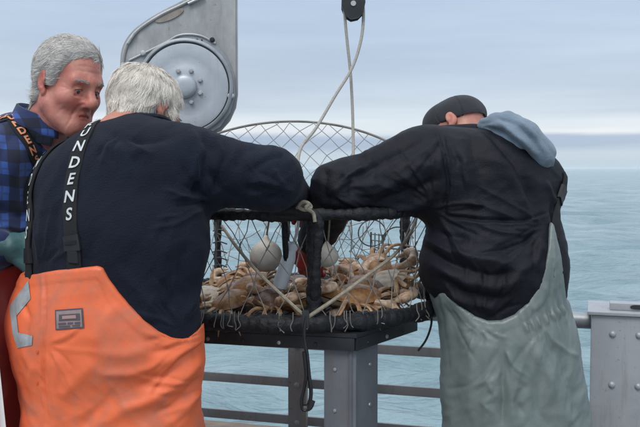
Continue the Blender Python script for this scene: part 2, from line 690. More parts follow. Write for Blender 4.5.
def build_sea():
    na, nr = 420, 620
    az = np.linspace(-math.radians(62), math.radians(62), na)
    r = 3.9 * (5000.0 / 3.9) ** (np.linspace(0, 1, nr) ** 1.35)
    Rg, Ag = np.meshgrid(r, az, indexing='ij')
    X, Y = Rg * np.sin(Ag), Rg * np.cos(Ag)
    step = np.gradient(r)[:, None] * np.ones_like(X)
    step = np.maximum(step, Rg * (az[1] - az[0]))
    Z = np.zeros_like(X)
    g = np.random.default_rng(5)
    for i in range(60):
        wl = 0.28 * (11.0 / 0.28) ** (g.random() ** 1.15)
        th = math.radians(-75) + g.normal() * 0.75
        k = 2 * math.pi / wl
        fade = np.clip((wl / step - 2.5) / 2.5, 0, 1)
        # gusts: patches where the ripples stand up more
        gust = 0.65 + 0.5 * np.sin(X * g.uniform(.05, .3) + Y * g.uniform(.05, .3) + g.uniform(0, 6))
        ph = k * (X * math.cos(th) + Y * math.sin(th)) + g.uniform(0, 6.3)
        Z += fade * gust * 0.0085 * wl ** 0.80 * (np.sin(ph) + 0.25 * np.sin(2 * ph + .6))
    V = np.stack([X, Y, Z + WATER_Z], -1).reshape(-1, 3)
    ii = np.arange(nr * na).reshape(nr, na)
    Q = np.stack([ii[:-1, :-1], ii[:-1, 1:], ii[1:, 1:], ii[1:, :-1]], -1).reshape(-1, 4)
    m = bpy.data.materials.new('sea_water')
    m.use_nodes = True
    t = m.node_tree
    b = t.nodes['Principled BSDF']
    L = t.links.new
    b.inputs['Base Color'].default_value = (.20, .36, .41, 1)
    b.inputs['Roughness'].default_value = 0.2
    b.inputs['IOR'].default_value = 1.33
    tc = N(t, 'ShaderNodeTexCoord')
    n0 = N(t, 'ShaderNodeTexNoise')
    n0.inputs['Scale'].default_value = 0.35
    n0.inputs['Detail'].default_value = 6
    L(tc.outputs['Object'], n0.inputs['Vector'])
    rp = N(t, 'ShaderNodeValToRGB')
    rp.color_ramp.elements[0].position = .35
    rp.color_ramp.elements[0].color = (.135, .225, .26, 1)
    rp.color_ramp.elements[1].position = .68
    rp.color_ramp.elements[1].color = (.25, .345, .38, 1)
    L(n0.outputs['Fac'], rp.inputs[0])
    L(rp.outputs[0], b.inputs['Base Color'])
    prev = None
    for scl, dist, strg in ((9.0, .03, .3), (2.4, .16, .9), (.4, 1.2, .9)):
        mp = N(t, 'ShaderNodeMapping')
        mp.inputs['Scale'].default_value = (.75, 1.3, 1)
        L(tc.outputs['Object'], mp.inputs[0])
        n = N(t, 'ShaderNodeTexNoise')
        n.inputs['Scale'].default_value = scl
        n.inputs['Detail'].default_value = 5
        L(mp.outputs[0], n.inputs['Vector'])
        bp = N(t, 'ShaderNodeBump')
        bp.inputs['Strength'].default_value = strg
        bp.inputs['Distance'].default_value = dist
        L(n.outputs['Fac'], bp.inputs['Height'])
        if prev:
            L(prev.outputs[0], bp.inputs['Normal'])
        prev = bp
    L(prev.outputs[0], b.inputs['Normal'])
    o = add_mesh('sea', V, Q, m)
    tag(o, kind='structure')
    # flat water all round to the horizon, below the rippled sheet
    mb = MB()
    n = 48
    pts = [(0, 0, WATER_Z - .35)] + [(9000 * math.cos(2 * math.pi * k / n), 9000 * math.sin(2 * math.pi * k / n), WATER_Z - .35) for k in range(n)]
    mb.raw(pts, [(0, k + 1, (k + 1) % n + 1) for k in range(n)])
    o = mb.build('water', m, smooth=False)
    tag(o, kind='structure')


build_sea()

# the boat: deck, bulwark and hull side
RU = nrm([1.457, -0.44, 0])                    # along the rail, to the right
RN = np.array([-RU[1], RU[0], 0])              # outboard
if RN[1] < 0:
    RN = -RN
R0 = np.array([-0.486, 3.76, 0])


def rail_pt(s, z=0.0, out=0.0):
    return R0 + RU * s + RN * out + np.array([0, 0, z])


RROT = np.stack([RU, RN, [0, 0, 1]], 1)
M_deck = mat('deck_paint', (.20, .21, .21), .7, var=.25, vscale=3, bump=.4, bscale=90)
M_hull = mat('hull_paint', (.30, .33, .36), .5, var=.2, vscale=2)
M_wood = mat('weathered_wood', (.24, .17, .12), .75, col2=(.36, .29, .23), vscale=5, stretch=(2, 12, 12), bump=.3, bscale=40)
mb = MB()
dk = [rail_pt(-3.2), rail_pt(3.4), np.array([3.2, -3.0, 0]), np.array([-3.6, -3.0, 0])]
mb.prism(dk, (0, 0, -1), .12)
tag(mb.build('deck', M_deck, smooth=False), kind='structure')
mb = MB()
mb.box(rail_pt(.1, -.45, .06), (6.6, .05, 1.4), RROT)
bulwark = mb.build('hull_side', M_hull, smooth=False)
tag(bulwark, kind='structure')
mb = MB()
mb.box(rail_pt(.1, .268, .045), (6.6, .16, .032), RROT, bevel=.006)
mb.build('wooden_cap', M_wood, parent=bulwark)

# guard rail
M_pipe = mat('galvanised_pipe', streak=.5, col= (.33, .36, .39), rough=.5, metal=.55, var=.18, vscale=9, bump=.15, bscale=70, rvar=.12)
M_bar = mat('grey_flat_bar', streak=.6, col= (.30, .305, .32), rough=.55, metal=.15, col2=(.36, .33, .32), vscale=8, bump=.2, bscale=60)
M_post = mat('rusty_grey_post', streak=.8, col= (.27, .265, .27), rough=.65, metal=.1, col2=(.30, .25, .225), vscale=7, bump=.3, bscale=50)
rail = empty('guard_rail', rail_pt(0), 'grey steel guard rail of horizontal bars along the boat side', 'railing')
MB().cyl(rail_pt(-2.6, .829), rail_pt(1.66, .829), .031, 18).build('top_pipe', M_pipe, rail)
for z in (.673, .512, .355):
    MB().box(rail_pt(-.55, z), (4.1, .014, .038), RROT, bevel=.003).build('rail_bar', M_bar, rail)
for s in (-2.2, -1.0, .42):
    MB().box(rail_pt(s, .54, -.022), (.078, .028, .53), RROT, bevel=.004).build('rail_post', M_post, rail)
for s in (-2.2, -1.0, .42):
    for z in (.673, .512, .355):
        MB().lathe([(.012, 0), (.012, .004), (.008, .008), (.002, .0095)], rail_pt(s, z, -.036), -RN, 10).build('bolt_head', M_bar, rail)

# square steel post box
M_alu = mat('grey_painted_steel', streak=.55, streak_col=(.19, .165, .15), col= (.36, .375, .40), rough=.45, metal=.25, var=.10, vscale=5, bump=.12, bscale=45, rvar=.1)
M_hole = mat('hole_shade_dark_bolt', (.02, .022, .025), .8)  # dark colour painted in for shade inside holes; also on one guard bolt
BX = P(591, 330, 3.23)
bxc = np.array([BX[0], BX[1], 0]) + RU * .16 + RN * .13
post_root = empty('mooring_post', bxc, 'square grey steel post with bolted sides and capped top at the rail', 'post')
ztop = P(600, 313.5, 3.21)[2]
MB().box(bxc + [0, 0, ztop / 2 - .004], (.32, .26, ztop - .008), RROT, bevel=.008).build('post_body', M_alu, post_root)
MB().box(bxc + [0, 0, ztop], (.345, .285, .012), RROT, bevel=.003).build('cap_plate', M_alu, post_root)
mb = MB()
# cap channel; its oval slot is a sheet with the inner shade painted dark
cz0, cz1 = ztop + .0065, ztop + .032
fx0, fx1 = -.125, .125
oval = [(-.0 + .030 * (1 if math.cos(a) > 0 else -1) * abs(math.cos(a)) ** .6 + .0, (cz0 + cz1) / 2 + .001 + .0085 * math.sin(a)) for a in np.linspace(0, 2 * math.pi, 24, endpoint=False)]
c0 = bxc + RN * -.05
MB().box(c0 + np.array([0, 0, (cz0 + cz1) / 2]) + RU * .03, (.25, .07, cz1 - cz0), RROT, bevel=.004).build('cap_channel', M_alu, post_root)
pv = [c0 + RU * (x + .005) + RN * -.0362 + np.array([0, 0, z]) for x, z in oval]
mb.prism(pv, -RN, .002)
mb.build('slot', M_hole, post_root, smooth=False)
for i in (-.085, .005, .095):
    for z in (P(615, 333, 3.23)[2], P(615, 384, 3.23)[2], P(615, 435, 3.23)[2]):
        MB().lathe([(.0125, 0), (.012, .003), (.009, .007), (.004, .009), (.001, .0093)], bxc + RU * (i) + RN * -.1305 + np.array([0, 0, z]), -RN, 14).build('bolt_head', M_alu, post_root)

# white tapered bin at the left edge
M_white = mat('white_gelcoat', (.86, .88, .88), .4, var=.06, vscale=4)
M_dirt = mat('white_lid', (.72, .73, .72), .45, var=.08, vscale=6)
bin_c = np.array([-.953, 2.24, 0])
BR = np.array([[math.cos(.36), -math.sin(.36), 0], [math.sin(.36), math.cos(.36), 0], [0, 0, 1]])
wb = empty('fish_tote', bin_c, 'white plastic tote with sloping sides beside the red overalls', 'tote')
mb = MB()
bm = bmesh.new()
bmesh.ops.create_cube(bm, size=1)
for v in bm.verts:
    k = 1.0 if v.co.z < 0 else .50
    v.co = Vector((v.co.x * .40 * k, v.co.y * .20 * (.6 + .4 * k), v.co.z * 1.25 + .625))
bmesh.ops.bevel(bm, geom=bm.edges[:], offset=.02, segments=3, affect='EDGES')
mb.bm(bm, bin_c, BR)
mb.build('tote_body', M_white, wb)
MB().box(bin_c + [0, 0, 1.262], (.21, .17, .022), BR, bevel=.008).build('lid', M_dirt, wb)

# ================================================================== pot hauler on its davit
M_cast = mat('scratched_aluminium', streak=.6, streak_col=(.20, .175, .155), col= (.30, .305, .305), rough=.5, metal=.3, col2=(.50, .505, .51), vscale=9, detail=10, bump=.2, bscale=55, rvar=.12, stretch=(1, 1, .5))
M_disc = mat('painted_disc', streak=.5, streak_col=(.24, .235, .23), col= (.44, .475, .52), rough=.42, metal=.25, var=.08, vscale=10, bump=.12, bscale=40, rvar=.1)
M_plate2 = mat('dull_grey_guard', (.30, .325, .35), .5, metal=.35, var=.14, vscale=16, bump=.2, bscale=60)
M_slot = mat('rust_brown_slot', (.24, .20, .17), .8, col2=(.33, .30, .27), vscale=30)  # rust-brown plate laid where the slot is
M_weld = mat('bright_weld', (.52, .53, .54), .45, metal=.4, var=.15, vscale=60)
HD = 3.50
hb = np.array([P(165, 0, HD)[0], HD + .08, 0])
hauler = empty('pot_hauler', hb, 'aluminium pot hauler plate with round sheave disc beside white haired man', 'pot hauler')


def HP(x, y, off=0.0):
    p = P(x, y, HD)
    return np.array([p[0], HD - off, p[2]])


ppx = 1.0 / F * HD
edge = [(238, -60), (238, 95), (236, 108), (230, 121), (221, 131), (205, 138), (185, 140), (160, 133), (140, 118), (126, 98),
        (121.5, 80), (121, 66), (122.5, 52), (127, 41), (135, 31), (147, 22), (162, 13), (180, 4), (200, -6), (212, -20), (216, -60)]
sm = spline([HP(x, y) for x, y in edge[11:18]], 4)
poly = [HP(x, y) for x, y in edge[:11]] + list(sm) + [HP(x, y) for x, y in edge[18:]]
mb = MB()
bm = bmesh.new()
vs_ = [bm.verts.new(v) for v in poly]
fc = bm.faces.new(vs_)
ex = bmesh.ops.extrude_face_region(bm, geom=[fc])
for v in [g for g in ex['geom'] if isinstance(g, bmesh.types.BMVert)]:
    v.co.y += .03
bmesh.ops.recalc_face_normals(bm, faces=bm.faces[:])
rim = [e for e in bm.edges if len(e.link_faces) == 2 and abs(e.calc_face_angle(0)) > 1.0]
bmesh.ops.bevel(bm, geom=rim, offset=.006, segments=2, affect='EDGES')
mb.bm(bm)
mb.build('side_plate', M_cast, hauler, angle=30)
# raised edge band following the rounded corner
band = spline([HP(x, y, .004) for x, y in [(124.5, 82), (124.5, 66), (126, 54), (130, 43.5), (138, 33.5), (149, 25), (164, 16), (182, 7.5), (203, -3)]], 6)
mb = MB()
mb.tube(band, .007, 8, squash=1)
mb.build('edge_band', M_cast, hauler)
for a, b in (((130, 45), (137, 34.5)), ((190, 6), (206, -1)), ((125, 74), (125, 64))):
    MB().tube(spline([HP(*a, .012), HP((a[0] + b[0]) / 2, (a[1] + b[1]) / 2, .013), HP(*b, .012)], 4), .0055, 8).build('weld_bead', M_weld, hauler)
ov = [HP(171 + 14.5 * math.cos(t) * .97 + 4 * math.sin(t) * .2, 17 + 4.6 * math.sin(t) - 5.5 * math.cos(t), .002) for t in np.linspace(0, 2 * math.pi, 28, endpoint=False)]
MB().prism(ov, (0, -1, 0), .003).build('slot_plate', M_slot, hauler, smooth=False)
DC = (187, 88)
# guard plate: flat arm with a ring round the disc
gp = [(131, 63), (150, 53), (168, 44), (178, 38), (190, 36), (203, 38), (217, 45), (228, 58), (235, 76), (236, 96), (231, 113), (221, 127), (204, 137), (187, 140),
      (168, 137), (152, 127), (141, 112), (136, 96), (134, 80), (131, 72)]
MB().prism([HP(x, y, .004) for x, y in gp], (0, -1, 0), .018).build('guard_plate', M_plate2, hauler, angle=30)
arm = spline([HP(x, y, .024) for x, y in [(132, 62), (152, 52.5), (170, 43.5), (180, 38), (191, 36.5), (204, 38.5), (217, 45.5)]], 6)
MB().tube(arm, .005, 8).build('guard_lip', M_cast, hauler)
cd = HP(*DC, .022)
r_ = lambda px: px * ppx
MB().lathe([(r_(47.5), 0), (r_(47.5), .014), (r_(46.2), .018), (r_(44.6), .018), (r_(43.8), .012), (r_(43.4), 0)], cd, (0, -1, 0), 64).build('disc_rim', M_plate2, hauler, angle=50)
MB().lathe([(r_(43), .0), (r_(42.6), .010), (r_(41), .012), (r_(30), .008), (r_(22), .007), (r_(20), .010), (r_(10), .010), (.001, .010)], cd, (0, -1, 0), 64).build('sheave_disc', M_disc, hauler, angle=60)
MB().lathe([(r_(12), .010), (r_(11.6), .026), (r_(10.5), .032), (r_(8.5), .036), (r_(4), .038), (.001, .038)], cd, (0, -1, 0), 28).build('hub', M_disc, hauler, angle=50)
for k in range(8):
    a = 2 * math.pi * (k + .5) / 8
    c = HP(DC[0] + 16.5 * math.cos(a), DC[1] + 16.5 * math.sin(a), .032)
    MB().lathe([(.0095, 0), (.0095, .008), (.007, .011), (.001, .0115)], c, (0, -1, 0), 6).build('hub_bolt', M_cast, hauler, angle=25)
for x, y, r in ((232, 97, .013), (214, 42, .010), (146, 55, .011)):
    MB().lathe([(r, 0), (r, .01), (r * .7, .014), (.001, .015)], HP(x, y, .022 if x != 214 else .02), (0, -1, 0), 12).build('guard_bolt', M_weld if x != 214 else M_hole, hauler, angle=35)
for k in range(7):                                    # stamped holes over the disc: raised dots, their shade painted dark
    x = 176 + 4.6 * k
    for j in range(2):
        MB().lathe([(.0032, 0), (.003, .002), (.0005, .0022)], HP(x, 41 + 3.6 * j + .35 * (k - 3) ** 2 * .3, .022), (0, -1, 0), 8).build('stamped_hole', M_hole, hauler)
# davit column and boom that carry it
mb = MB()
mb.cyl((hb[0], hb[1] + .05, 0), (hb[0], hb[1] + .05, 1.62), .055, 20)
mb.build('davit_post', M_cast, hauler)
top = HP(227, -60)
mb = MB()
mb.tube(spline([top + [0, .02, -.1], top + [.0, .02, .25], top + [.15, -.05, .5], P(353, -70, 3.0) + [0, 0, .52]], 8), .035, 14)
mb.build('davit_boom', M_cast, hauler)

# snatch block and hauling line
M_blk = mat('black_block_paint', (.018, .02, .024), .38, var=.4, vscale=25, bump=.2)
M_line = mat('grey_braided_line', (.30, .29, .27), .8, col2=(.42, .40, .36), vscale=160, bump=.6, bscale=300, bdist=.002)
bk = P(353, 4, 3.0)
blk = empty('snatch_block', bk, 'black snatch block hanging above the pot with line through it', 'pulley block')
for s in (-1, 1):
    mb = MB()
    pts = [bk + [r_x * (3.0 / F), s * .022, -r_y * (3.0 / F)] for r_x, r_y in
           [(-11, -16), (-6, -24), (6, -24), (11.5, -16), (12, 0), (10, 10), (5, 15), (-2, 16.5), (-8, 13), (-11.5, 4)]]
    mb.prism(pts, (0, s * 1.0, 0), .009)
    mb.build('cheek_plate', M_blk, blk, smooth=False)
MB().lathe([(.03, -.019), (.024, -.006), (.024, .006), (.03, .019)], bk + [0, 0, -.008], (0, 1, 0), 24).build('sheave', M_blk, blk)
MB().cyl(bk + [0, -.036, -.004], bk + [0, .036, -.004], .009, 12).build('pin', M_cast, blk)
MB().tube(spline([bk + [0, 0, .05], bk + [0, 0, .12], P(353, -70, 3.0) + [0, 0, .5]], 5), .012, 10).build('hanger', M_blk, blk)
hp = [P(340, 208, 2.86), P(352, 165, 2.93), P(353, 130, 2.98), P(351, 80, 3.0), P(347, 40, 3.0), P(344.7, 14, 3.0), P(345.5, 0, 3.0), P(353, -7, 3.0), P(361, 0, 3.0), P(363.5, 14, 3.0),
      P(361, 40, 2.99), P(352, 68, 2.97), P(335, 96, 2.93), P(316, 128, 2.87), P(300, 150, 2.80), P(298, 180, 2.70), P(303, 207, 2.56)]
hl = MB().tube(spline(hp, 8), .0055, 8).build('hauling_line', M_line, origin=hp[0])
tag(hl, 'grey braided line running from the snatch block down to the pot', 'rope')

# ================================================================== sorting table
M_blacksteel = mat('dark_table_steel', streak=.45, streak_col=(.09, .07, .06), col= (.018, .021, .027), rough=.55, metal=.2, var=.3, vscale=14, bump=.2, bscale=50, rvar=.12)
M_leg = mat('blue_grey_leg_paint', streak=.5, col= (.135, .147, .168), rough=.5, metal=.15, var=.12, vscale=9, bump=.15, bscale=50, rvar=.1)
M_leg2 = M_leg
M_bolt = mat('zinc_bolt', (.42, .43, .44), .4, metal=.7)
TZ = .930
A_, C_, D_ = np.array([-.72, 2.712, 0]), np.array([.104, 2.50, 0]), np.array([.318, 2.83, 0])
E_, G_ = np.array([.12, 3.42, 0]), np.array([-.66, 3.46, 0])
tbl = empty('sorting_table', np.array([-.15, 2.95, 0]), 'dark steel sorting table under the crab pot', 'table')
MB().prism([p + [0, 0, TZ - .012] for p in (A_, C_, D_, E_, G_)], (0, 0, 1), .012).build('table_top', M_blacksteel, tbl, smooth=False)
for a, b in ((A_, C_), (C_, D_), (D_, E_), (E_, G_), (G_, A_)):
    u = nrm(b - a)
    nrm_out = np.array([u[1], -u[0], 0])
    L_ = np.linalg.norm(b - a)
    Rm = np.stack([u, -nrm_out, [0, 0, 1]], 1)
    c = (a + b) / 2 + [0, 0, TZ - .0135 - .0185]
    MB().box(c - nrm_out * .008, (L_ - .014, .012, .037), Rm, bevel=.002).build('apron', M_blacksteel, tbl)
    for k in range(int(L_ / .11)):
        q = a + u * (.07 + .11 * k) + [0, 0, TZ - .036]
        MB().lathe([(.0065, 0), (.0055, .004), (.0005, .005)], q - nrm_out * .002, nrm_out, 8).build('apron_bolt', M_bolt if k % 2 else M_blacksteel, tbl)


def corner_leg(c, ua, ub, wa, wb):
    """two plates that meet at a corner with a narrow open slit"""
    for u, w in ((ua, wa), (ub, wb)):
        n = np.array([u[1], -u[0], 0])
        if n[1] > 0:
            n = -n
        R = np.stack([u, n, [0, 0, 1]], 1)
        ctr = c + u * (w / 2 + .006) - n * .026 + [0, 0, (TZ - .052) / 2]
        MB().box(ctr, (w, .010, TZ - .0525), R, bevel=.002).build('leg_plate', M_leg, tbl)
        for z in (.42, .55, .70, .82):
            q = c + u * (w * .72) - n * .0205 + [0, 0, z]
            MB().lathe([(.0062, 0), (.005, .003), (.0005, .004)], q, n, 8).build('leg_bolt', M_bolt, tbl)


corner_leg(C_, nrm(A_ - C_), nrm(D_ - C_), .095, .155)
corner_leg(A_, nrm(C_ - A_), nrm(G_ - A_), .095, .12)
corner_leg(E_, nrm(G_ - E_), nrm(D_ - E_), .095, .12)
corner_leg(G_, nrm(E_ - G_), nrm(A_ - G_), .095, .12)

# ================================================================== crab pot
M_rub = mat('black_rubber_wrap', (.008, .009, .012), .55, spec=.35, var=.4, vscale=50, bump=.9, bscale=75, bdist=.006)
M_net = mat('weathered_steel_net', (.15, .145, .14), .55, metal=.2, col2=(.27, .255, .23), vscale=20)
M_netd = mat('lid_wire', (.20, .21, .215), .5, metal=.3, col2=(.30, .30, .30), vscale=20)
M_rope = mat('dirty_tan_rope', (.20, .175, .135), .85, col2=(.33, .29, .225), vscale=90, bump=.7, bscale=240, bdist=.003)
M_steel = mat('thin_steel_wire', (.10, .105, .11), .4, metal=.6)
PC = np.array([-.10, 3.0, 0])
PR, PZ0, PZ1 = .50, TZ + .027, 1.268
pot = empty('crab_pot', PC + [0, 0, TZ], 'round crab pot with black wrapped frame, wire netting and raised lid', 'crab pot')


def ring(r, z, n=72, wob=.0):
    a = np.linspace(0, 2 * math.pi, n + 1)
    return np.stack([PC[0] + r * np.cos(a), PC[1] + r * np.sin(a), z + wob * np.sin(3 * a)], 1)


def lumpy(pts, r, amp, sides=12):
    """rubber strip wound on a bar: the radius steps along the length"""
    pts = np.asarray(pts)
    s = np.concatenate([[0], np.cumsum(np.linalg.norm(np.diff(pts, axis=0), axis=1))])
    rr = r * (1 + amp * (((s / .028) % 1) - .5) + amp * .8 * np.sin(s * 37) * np.sin(s * 13))
    return pts, rr


def dense(pts, step=.008):
    pts = np.asarray(pts, float)
    s = np.concatenate([[0], np.cumsum(np.linalg.norm(np.diff(pts, axis=0), axis=1))])
    q = np.arange(0, s[-1], step)
    return np.stack([np.interp(q, s, pts[:, i]) for i in range(3)], 1)


p_, q_ = lumpy(dense(ring(PR, PZ0)), .026, .22)
MB().tube(p_, q_, 12).build('bottom_ring', M_rub, pot, angle=0)
p_, q_ = lumpy(dense(ring(PR, PZ1)), .0175, .25)
MB().tube(p_, q_, 12).build('top_ring', M_rub, pot, angle=0)
bars = []
for px, d, r in ((314, 2.507, .0215), (414, 3.29, .019), (222, 3.37, .014), (287, 3.5, .012), (150, 2.9, .018), (436, 2.80, .018)):
    x = P(px, 0, d)[0]
    v = nrm(np.array([x, d, 0]) - PC) * PR
    bars.append(v)
    p_, q_ = lumpy(dense([PC + v * .985 + [0, 0, PZ0 + .02], PC + v * .985 + [0, 0, PZ1 - .01]]), r, .22)
    MB().tube(p_, q_, 10).build('frame_bar', M_rub, pot, angle=0)
# the wrapped entry loop at the front of the pot
lp = spline([P(314, 300, 2.52), P(316, 262, 2.49), P(318, 236, 2.48), P(317, 219, 2.475), P(308, 212, 2.475), P(292, 210, 2.48), P(276, 211, 2.49), P(268, 213, 2.495)], 8)
p_, q_ = lumpy(dense(lp), .0155, .25)
MB().tube(p_, q_, 10).build('entry_loop', M_rub, pot, angle=0)
# thin wires in the tunnel
MB().tube(spline([P(284, 214, 2.62), P(285, 240, 2.62), P(287, 268, 2.64)], 4), .009, 8).build('tunnel_bar', M_rub, pot)


def net_nodes():
    nc, nrw = 34, 3
    g = np.random.default_rng(3)
    nodes = {}
    for j in range(nrw + 1):
        for i in range(nc):
            a = 2 * math.pi * (i + .5 * (j % 2)) / nc + g.normal() * .020
            z = PZ0 + (PZ1 - PZ0) * j / nrw + (g.normal() * .012 if 0 < j < nrw else 0)
            r = PR * (1 + (g.normal() * .012 if 0 < j < nrw else 0)) - (.03 * math.sin(math.pi * j / nrw))
            nodes[i, j] = np.array([PC[0] + r * math.cos(a), PC[1] + r * math.sin(a), z])
    return nodes, nc, nrw, g


nodes, nc, nrw, g_ = net_nodes()
mb = MB()
for j in range(nrw):
    for i in range(nc):
        for di in ((0, 1) if j % 2 else (-1, 0)):
            a, b = nodes[i, j], nodes[(i + di) % nc, j + 1]
            mid = (a + b) / 2 + g_.normal(size=3) * .004
            mb.tube([a, mid, b], .0015, 5, cap=False)
            if di == 0:
                mb.tube([a - (b - a) * .06, a + (b - a) * .12], .0026, 5)     # twisted knot
net = mb.build('side_net', M_net, pot)
tag(net, kind='stuff')

# lid: half hoop raised on its hinge, with hexagonal wire
LA = math.radians(36)
HZ = PZ1 + .005
hc = PC + [0.0, -.05, HZ]
ldir = np.array([0, math.cos(LA), math.sin(LA)])


def lid(u, v):
    return hc + np.array([1, 0, 0]) * u + ldir * v


LR = .515
hoop = [lid(LR * math.cos(t), LR * math.sin(t)) for t in np.linspace(0, math.pi, 50)]
lidb = MB().tube(hoop, .0045, 8).build('lid_hoop', M_net, pot)
MB().tube([lid(-LR, 0), lid(LR, 0)], .008, 8).build('lid_hinge', M_rub, pot)
mb = MB()
hs = .036
g = np.random.default_rng(9)
hexn = {}


def hx(i, j):
    """honeycomb node pair at column i, row j"""
    if (i, j) not in hexn:
        u = (i + .5 * (j % 2)) * hs * 1.75
        v = j * hs * 1.5
        jit = lambda: g.normal(size=2) * .0045
        hexn[i, j] = (np.array([u, v]) + jit(), np.array([u, v + hs]) + jit())
    return hexn[i, j]


def in_lid(q):
    return q[0] ** 2 + q[1] ** 2 < (LR - .002) ** 2 and q[1] > .0


def lid_edge(a, b):
    ia, ib = in_lid(a), in_lid(b)
    if not (ia or ib):
        return
    if not ia:
        a, b = b, a
        ia, ib = ib, ia
    if not ib:
        for t in np.linspace(0, 1, 12):
            if not in_lid(a + (b - a) * t):
                b = a + (b - a) * t
                break
    sag = lambda q: .02 * math.cos(min(1, np.hypot(*q) / LR) * math.pi / 2)
    pa, pb = lid(*a) - np.array([0, -.5, .7]) * sag(a), lid(*b) - np.array([0, -.5, .7]) * sag(b)
    if np.linalg.norm(pa - pb) > .002:
        mb.tube([pa, pb], .0015, 5, cap=False)


DW, DH = .066, .050                          # diamond meshes
dn = {}
for j in range(0, 13):
    for i in range(-12, 13):
        dn[i, j] = np.array([(i + .5 * (j % 2)) * DW, j * DH]) + g.normal(size=2) * .005
for j in range(0, 12):
    for i in range(-11, 12):
        for di in ((0, 1) if j % 2 else (-1, 0)):
            lid_edge(dn[i, j], dn[i + di, j + 1])
ln = mb.build('lid_net', M_netd, pot)
tag(ln, kind='stuff')
# long elastic cord bridles tied at the front
ft = P(306, 317, 2.455)
MB().tube(spline([ft, P(284, 297, 2.46), P(258, 272, 2.50), P(236, 246, 2.6), P(222, 226, 2.72)], 6), .0048, 7).build('bridle_cord', M_rope, pot)
MB().tube(spline([ft + [.006, 0, 0], P(338, 297, 2.47), P(368, 275, 2.53), P(395, 254, 2.68), P(410, 234, 2.85), P(416, 218, 3.0)], 6), .0055, 7).build('bridle_cord', M_rope, pot)
MB().tube(spline([P(296, 209, 2.47), P(300, 205, 2.45), P(307, 203, 2.44), P(311, 207, 2.445), P(305, 210, 2.43), P(299, 207, 2.435), P(303, 202, 2.425), P(309, 204, 2.42), P(306, 208, 2.42), P(313, 213, 2.44), P(315, 222, 2.44)], 6), .0052, 8).build('tied_rope', M_rope, pot)
# rubber tie strap hanging below the ring
M_strap = mat('black_rubber_strap', (.016, .017, .020), .45, var=.3, vscale=30, bump=.3)
s_ = spline([P(306, 316, 2.45), P(304, 335, 2.44), P(307, 355, 2.44), P(309, 375, 2.44), P(311, 393, 2.44), P(308, 407, 2.44), P(303, 409, 2.44), P(301.5, 400, 2.44), P(304, 388, 2.44), P(306, 374, 2.436), P(304, 352, 2.432)], 7)
MB().tube(s_, .0125, 10, squash=.45).build('rubber_strap', M_strap, pot)
MB().tube(spline([P(312, 400, 2.44), P(309, 407, 2.438), P(304, 408, 2.44)], 4), .010, 8).build('strap_end', M_strap, pot)
MB().box(P(305.5, 319, 2.447), (.020, .016, .05), bevel=.005).build('strap_knot', M_strap, pot)
MB().tube(spline([P(432, 312, 2.78), P(431, 326, 2.78), P(426, 340, 2.78), P(418, 351, 2.78)], 5), .0035, 7).build('loose_cord', M_strap, pot)
# escape ring, second ring and trigger gate in the far wall
c = P(372, 233, 3.36)
MB().tube([c + [.052 * math.cos(a), .01 * math.cos(a), .050 * math.sin(a)] for a in np.linspace(0, 2 * math.pi, 33)], .0026, 6).build('escape_ring', M_steel, pot)
c = P(398, 243, 3.34)
MB().tube([c + [.058 * math.cos(a), -.02 * math.cos(a), .06 * math.sin(a)] for a in np.linspace(.3, 2.9, 20)], .0026, 6).build('escape_ring', M_steel, pot)
mb = MB()
for x in (371, 375, 379, 383):
    mb.tube([P(x, 232 + (x - 371) * .2, 3.26), P(x - .3, 270, 3.26)], .0022 if x in (375, 379) else .0036, 6)
for y in (234, 240, 247, 254):
    mb.tube([P(370.5, y, 3.259), P(384, y + 1.5, 3.259)], .0022, 6)
mb.build('trigger_gate', M_steel, pot)
mb = MB()
for y in (231, 243, 252, 259, 266):
    mb.tube(spline([P(213, y, 3.30), P(219, y - 1.5, 3.32), P(227, y + 1, 3.34)], 3), .0028, 6)
mb.tube([P(216, 222, 3.30), P(216, 285, 3.30)], .0032, 6)
mb.build('side_gate', M_steel, pot)
for a, b in (((385, 248), (420, 251)), ((385, 256), (424, 259))):
    MB().tube([P(*a, 3.28), P(*b, 3.2)], .003, 6).build('tunnel_wire', M_steel, pot)
# meshes of the tunnel: slack twine strung across the pot
g = np.random.default_rng(21)
mb = MB()
hub = [P(x, y, d) for x, y, d in ((352, 240, 3.1), (345, 258, 3.05), (362, 250, 3.15), (240, 240, 3.2), (252, 262, 3.15), (390, 262, 3.1), (296, 246, 3.0), (338, 226, 3.1))]
for h in hub:
    for k in range(5):
        a = 2 * math.pi * k / 5 + g.uniform(0, .6)
        e = h + np.array([math.cos(a) * .085, g.normal() * .03, math.sin(a) * .085])
        e[2] = min(max(e[2], PZ0 + .03), PZ1)
        m_ = (h + e) / 2 + [0, 0, -.006]
        mb.tube([h, m_, e], .0012, 4, cap=False)
tn = mb.build('tunnel_net', M_net, pot)
tag(tn, kind='stuff')

# floats and bait jar inside the pot
M_float = mat('dirty_white_foam', (.60, .57, .52), .75, col2=(.42, .38, .33), vscale=16, bump=.5, bscale=50)
M_bait = mat('milky_plastic', (.62, .66, .70), .35, var=.1, vscale=20, bump=.4, bscale=40)
M_redf = mat('red_paint', (.30, .03, .025), .5, var=.2, vscale=20)


def ball_float(px, d, r, label, hang):
    c = P(*px, d)
    o = empty('float_ball', c - [0, 0, r], label, 'float')
    mb = MB()
    f_ = el(c, (r, r * .96, r * .98))
    fn = union([f_, rc(c + [0, 0, r * .9], c + [0, 0, r * 1.12], r * .2, r * .16)], .015)
    V, Q, n = surf(fn, c - 1.5 * r, c + 1.5 * r, .004)
    V = V + n * (vnoise(V * 60, 2) * .0012)[:, None]
    add_mesh('ball', V, Q, M_float, o)
    MB().tube(spline([c + [0, 0, r * 1.0], c + [.004, 0, r * 1.5], P(*hang)], 6), .003, 6).build('float_cord', M_rope, o)


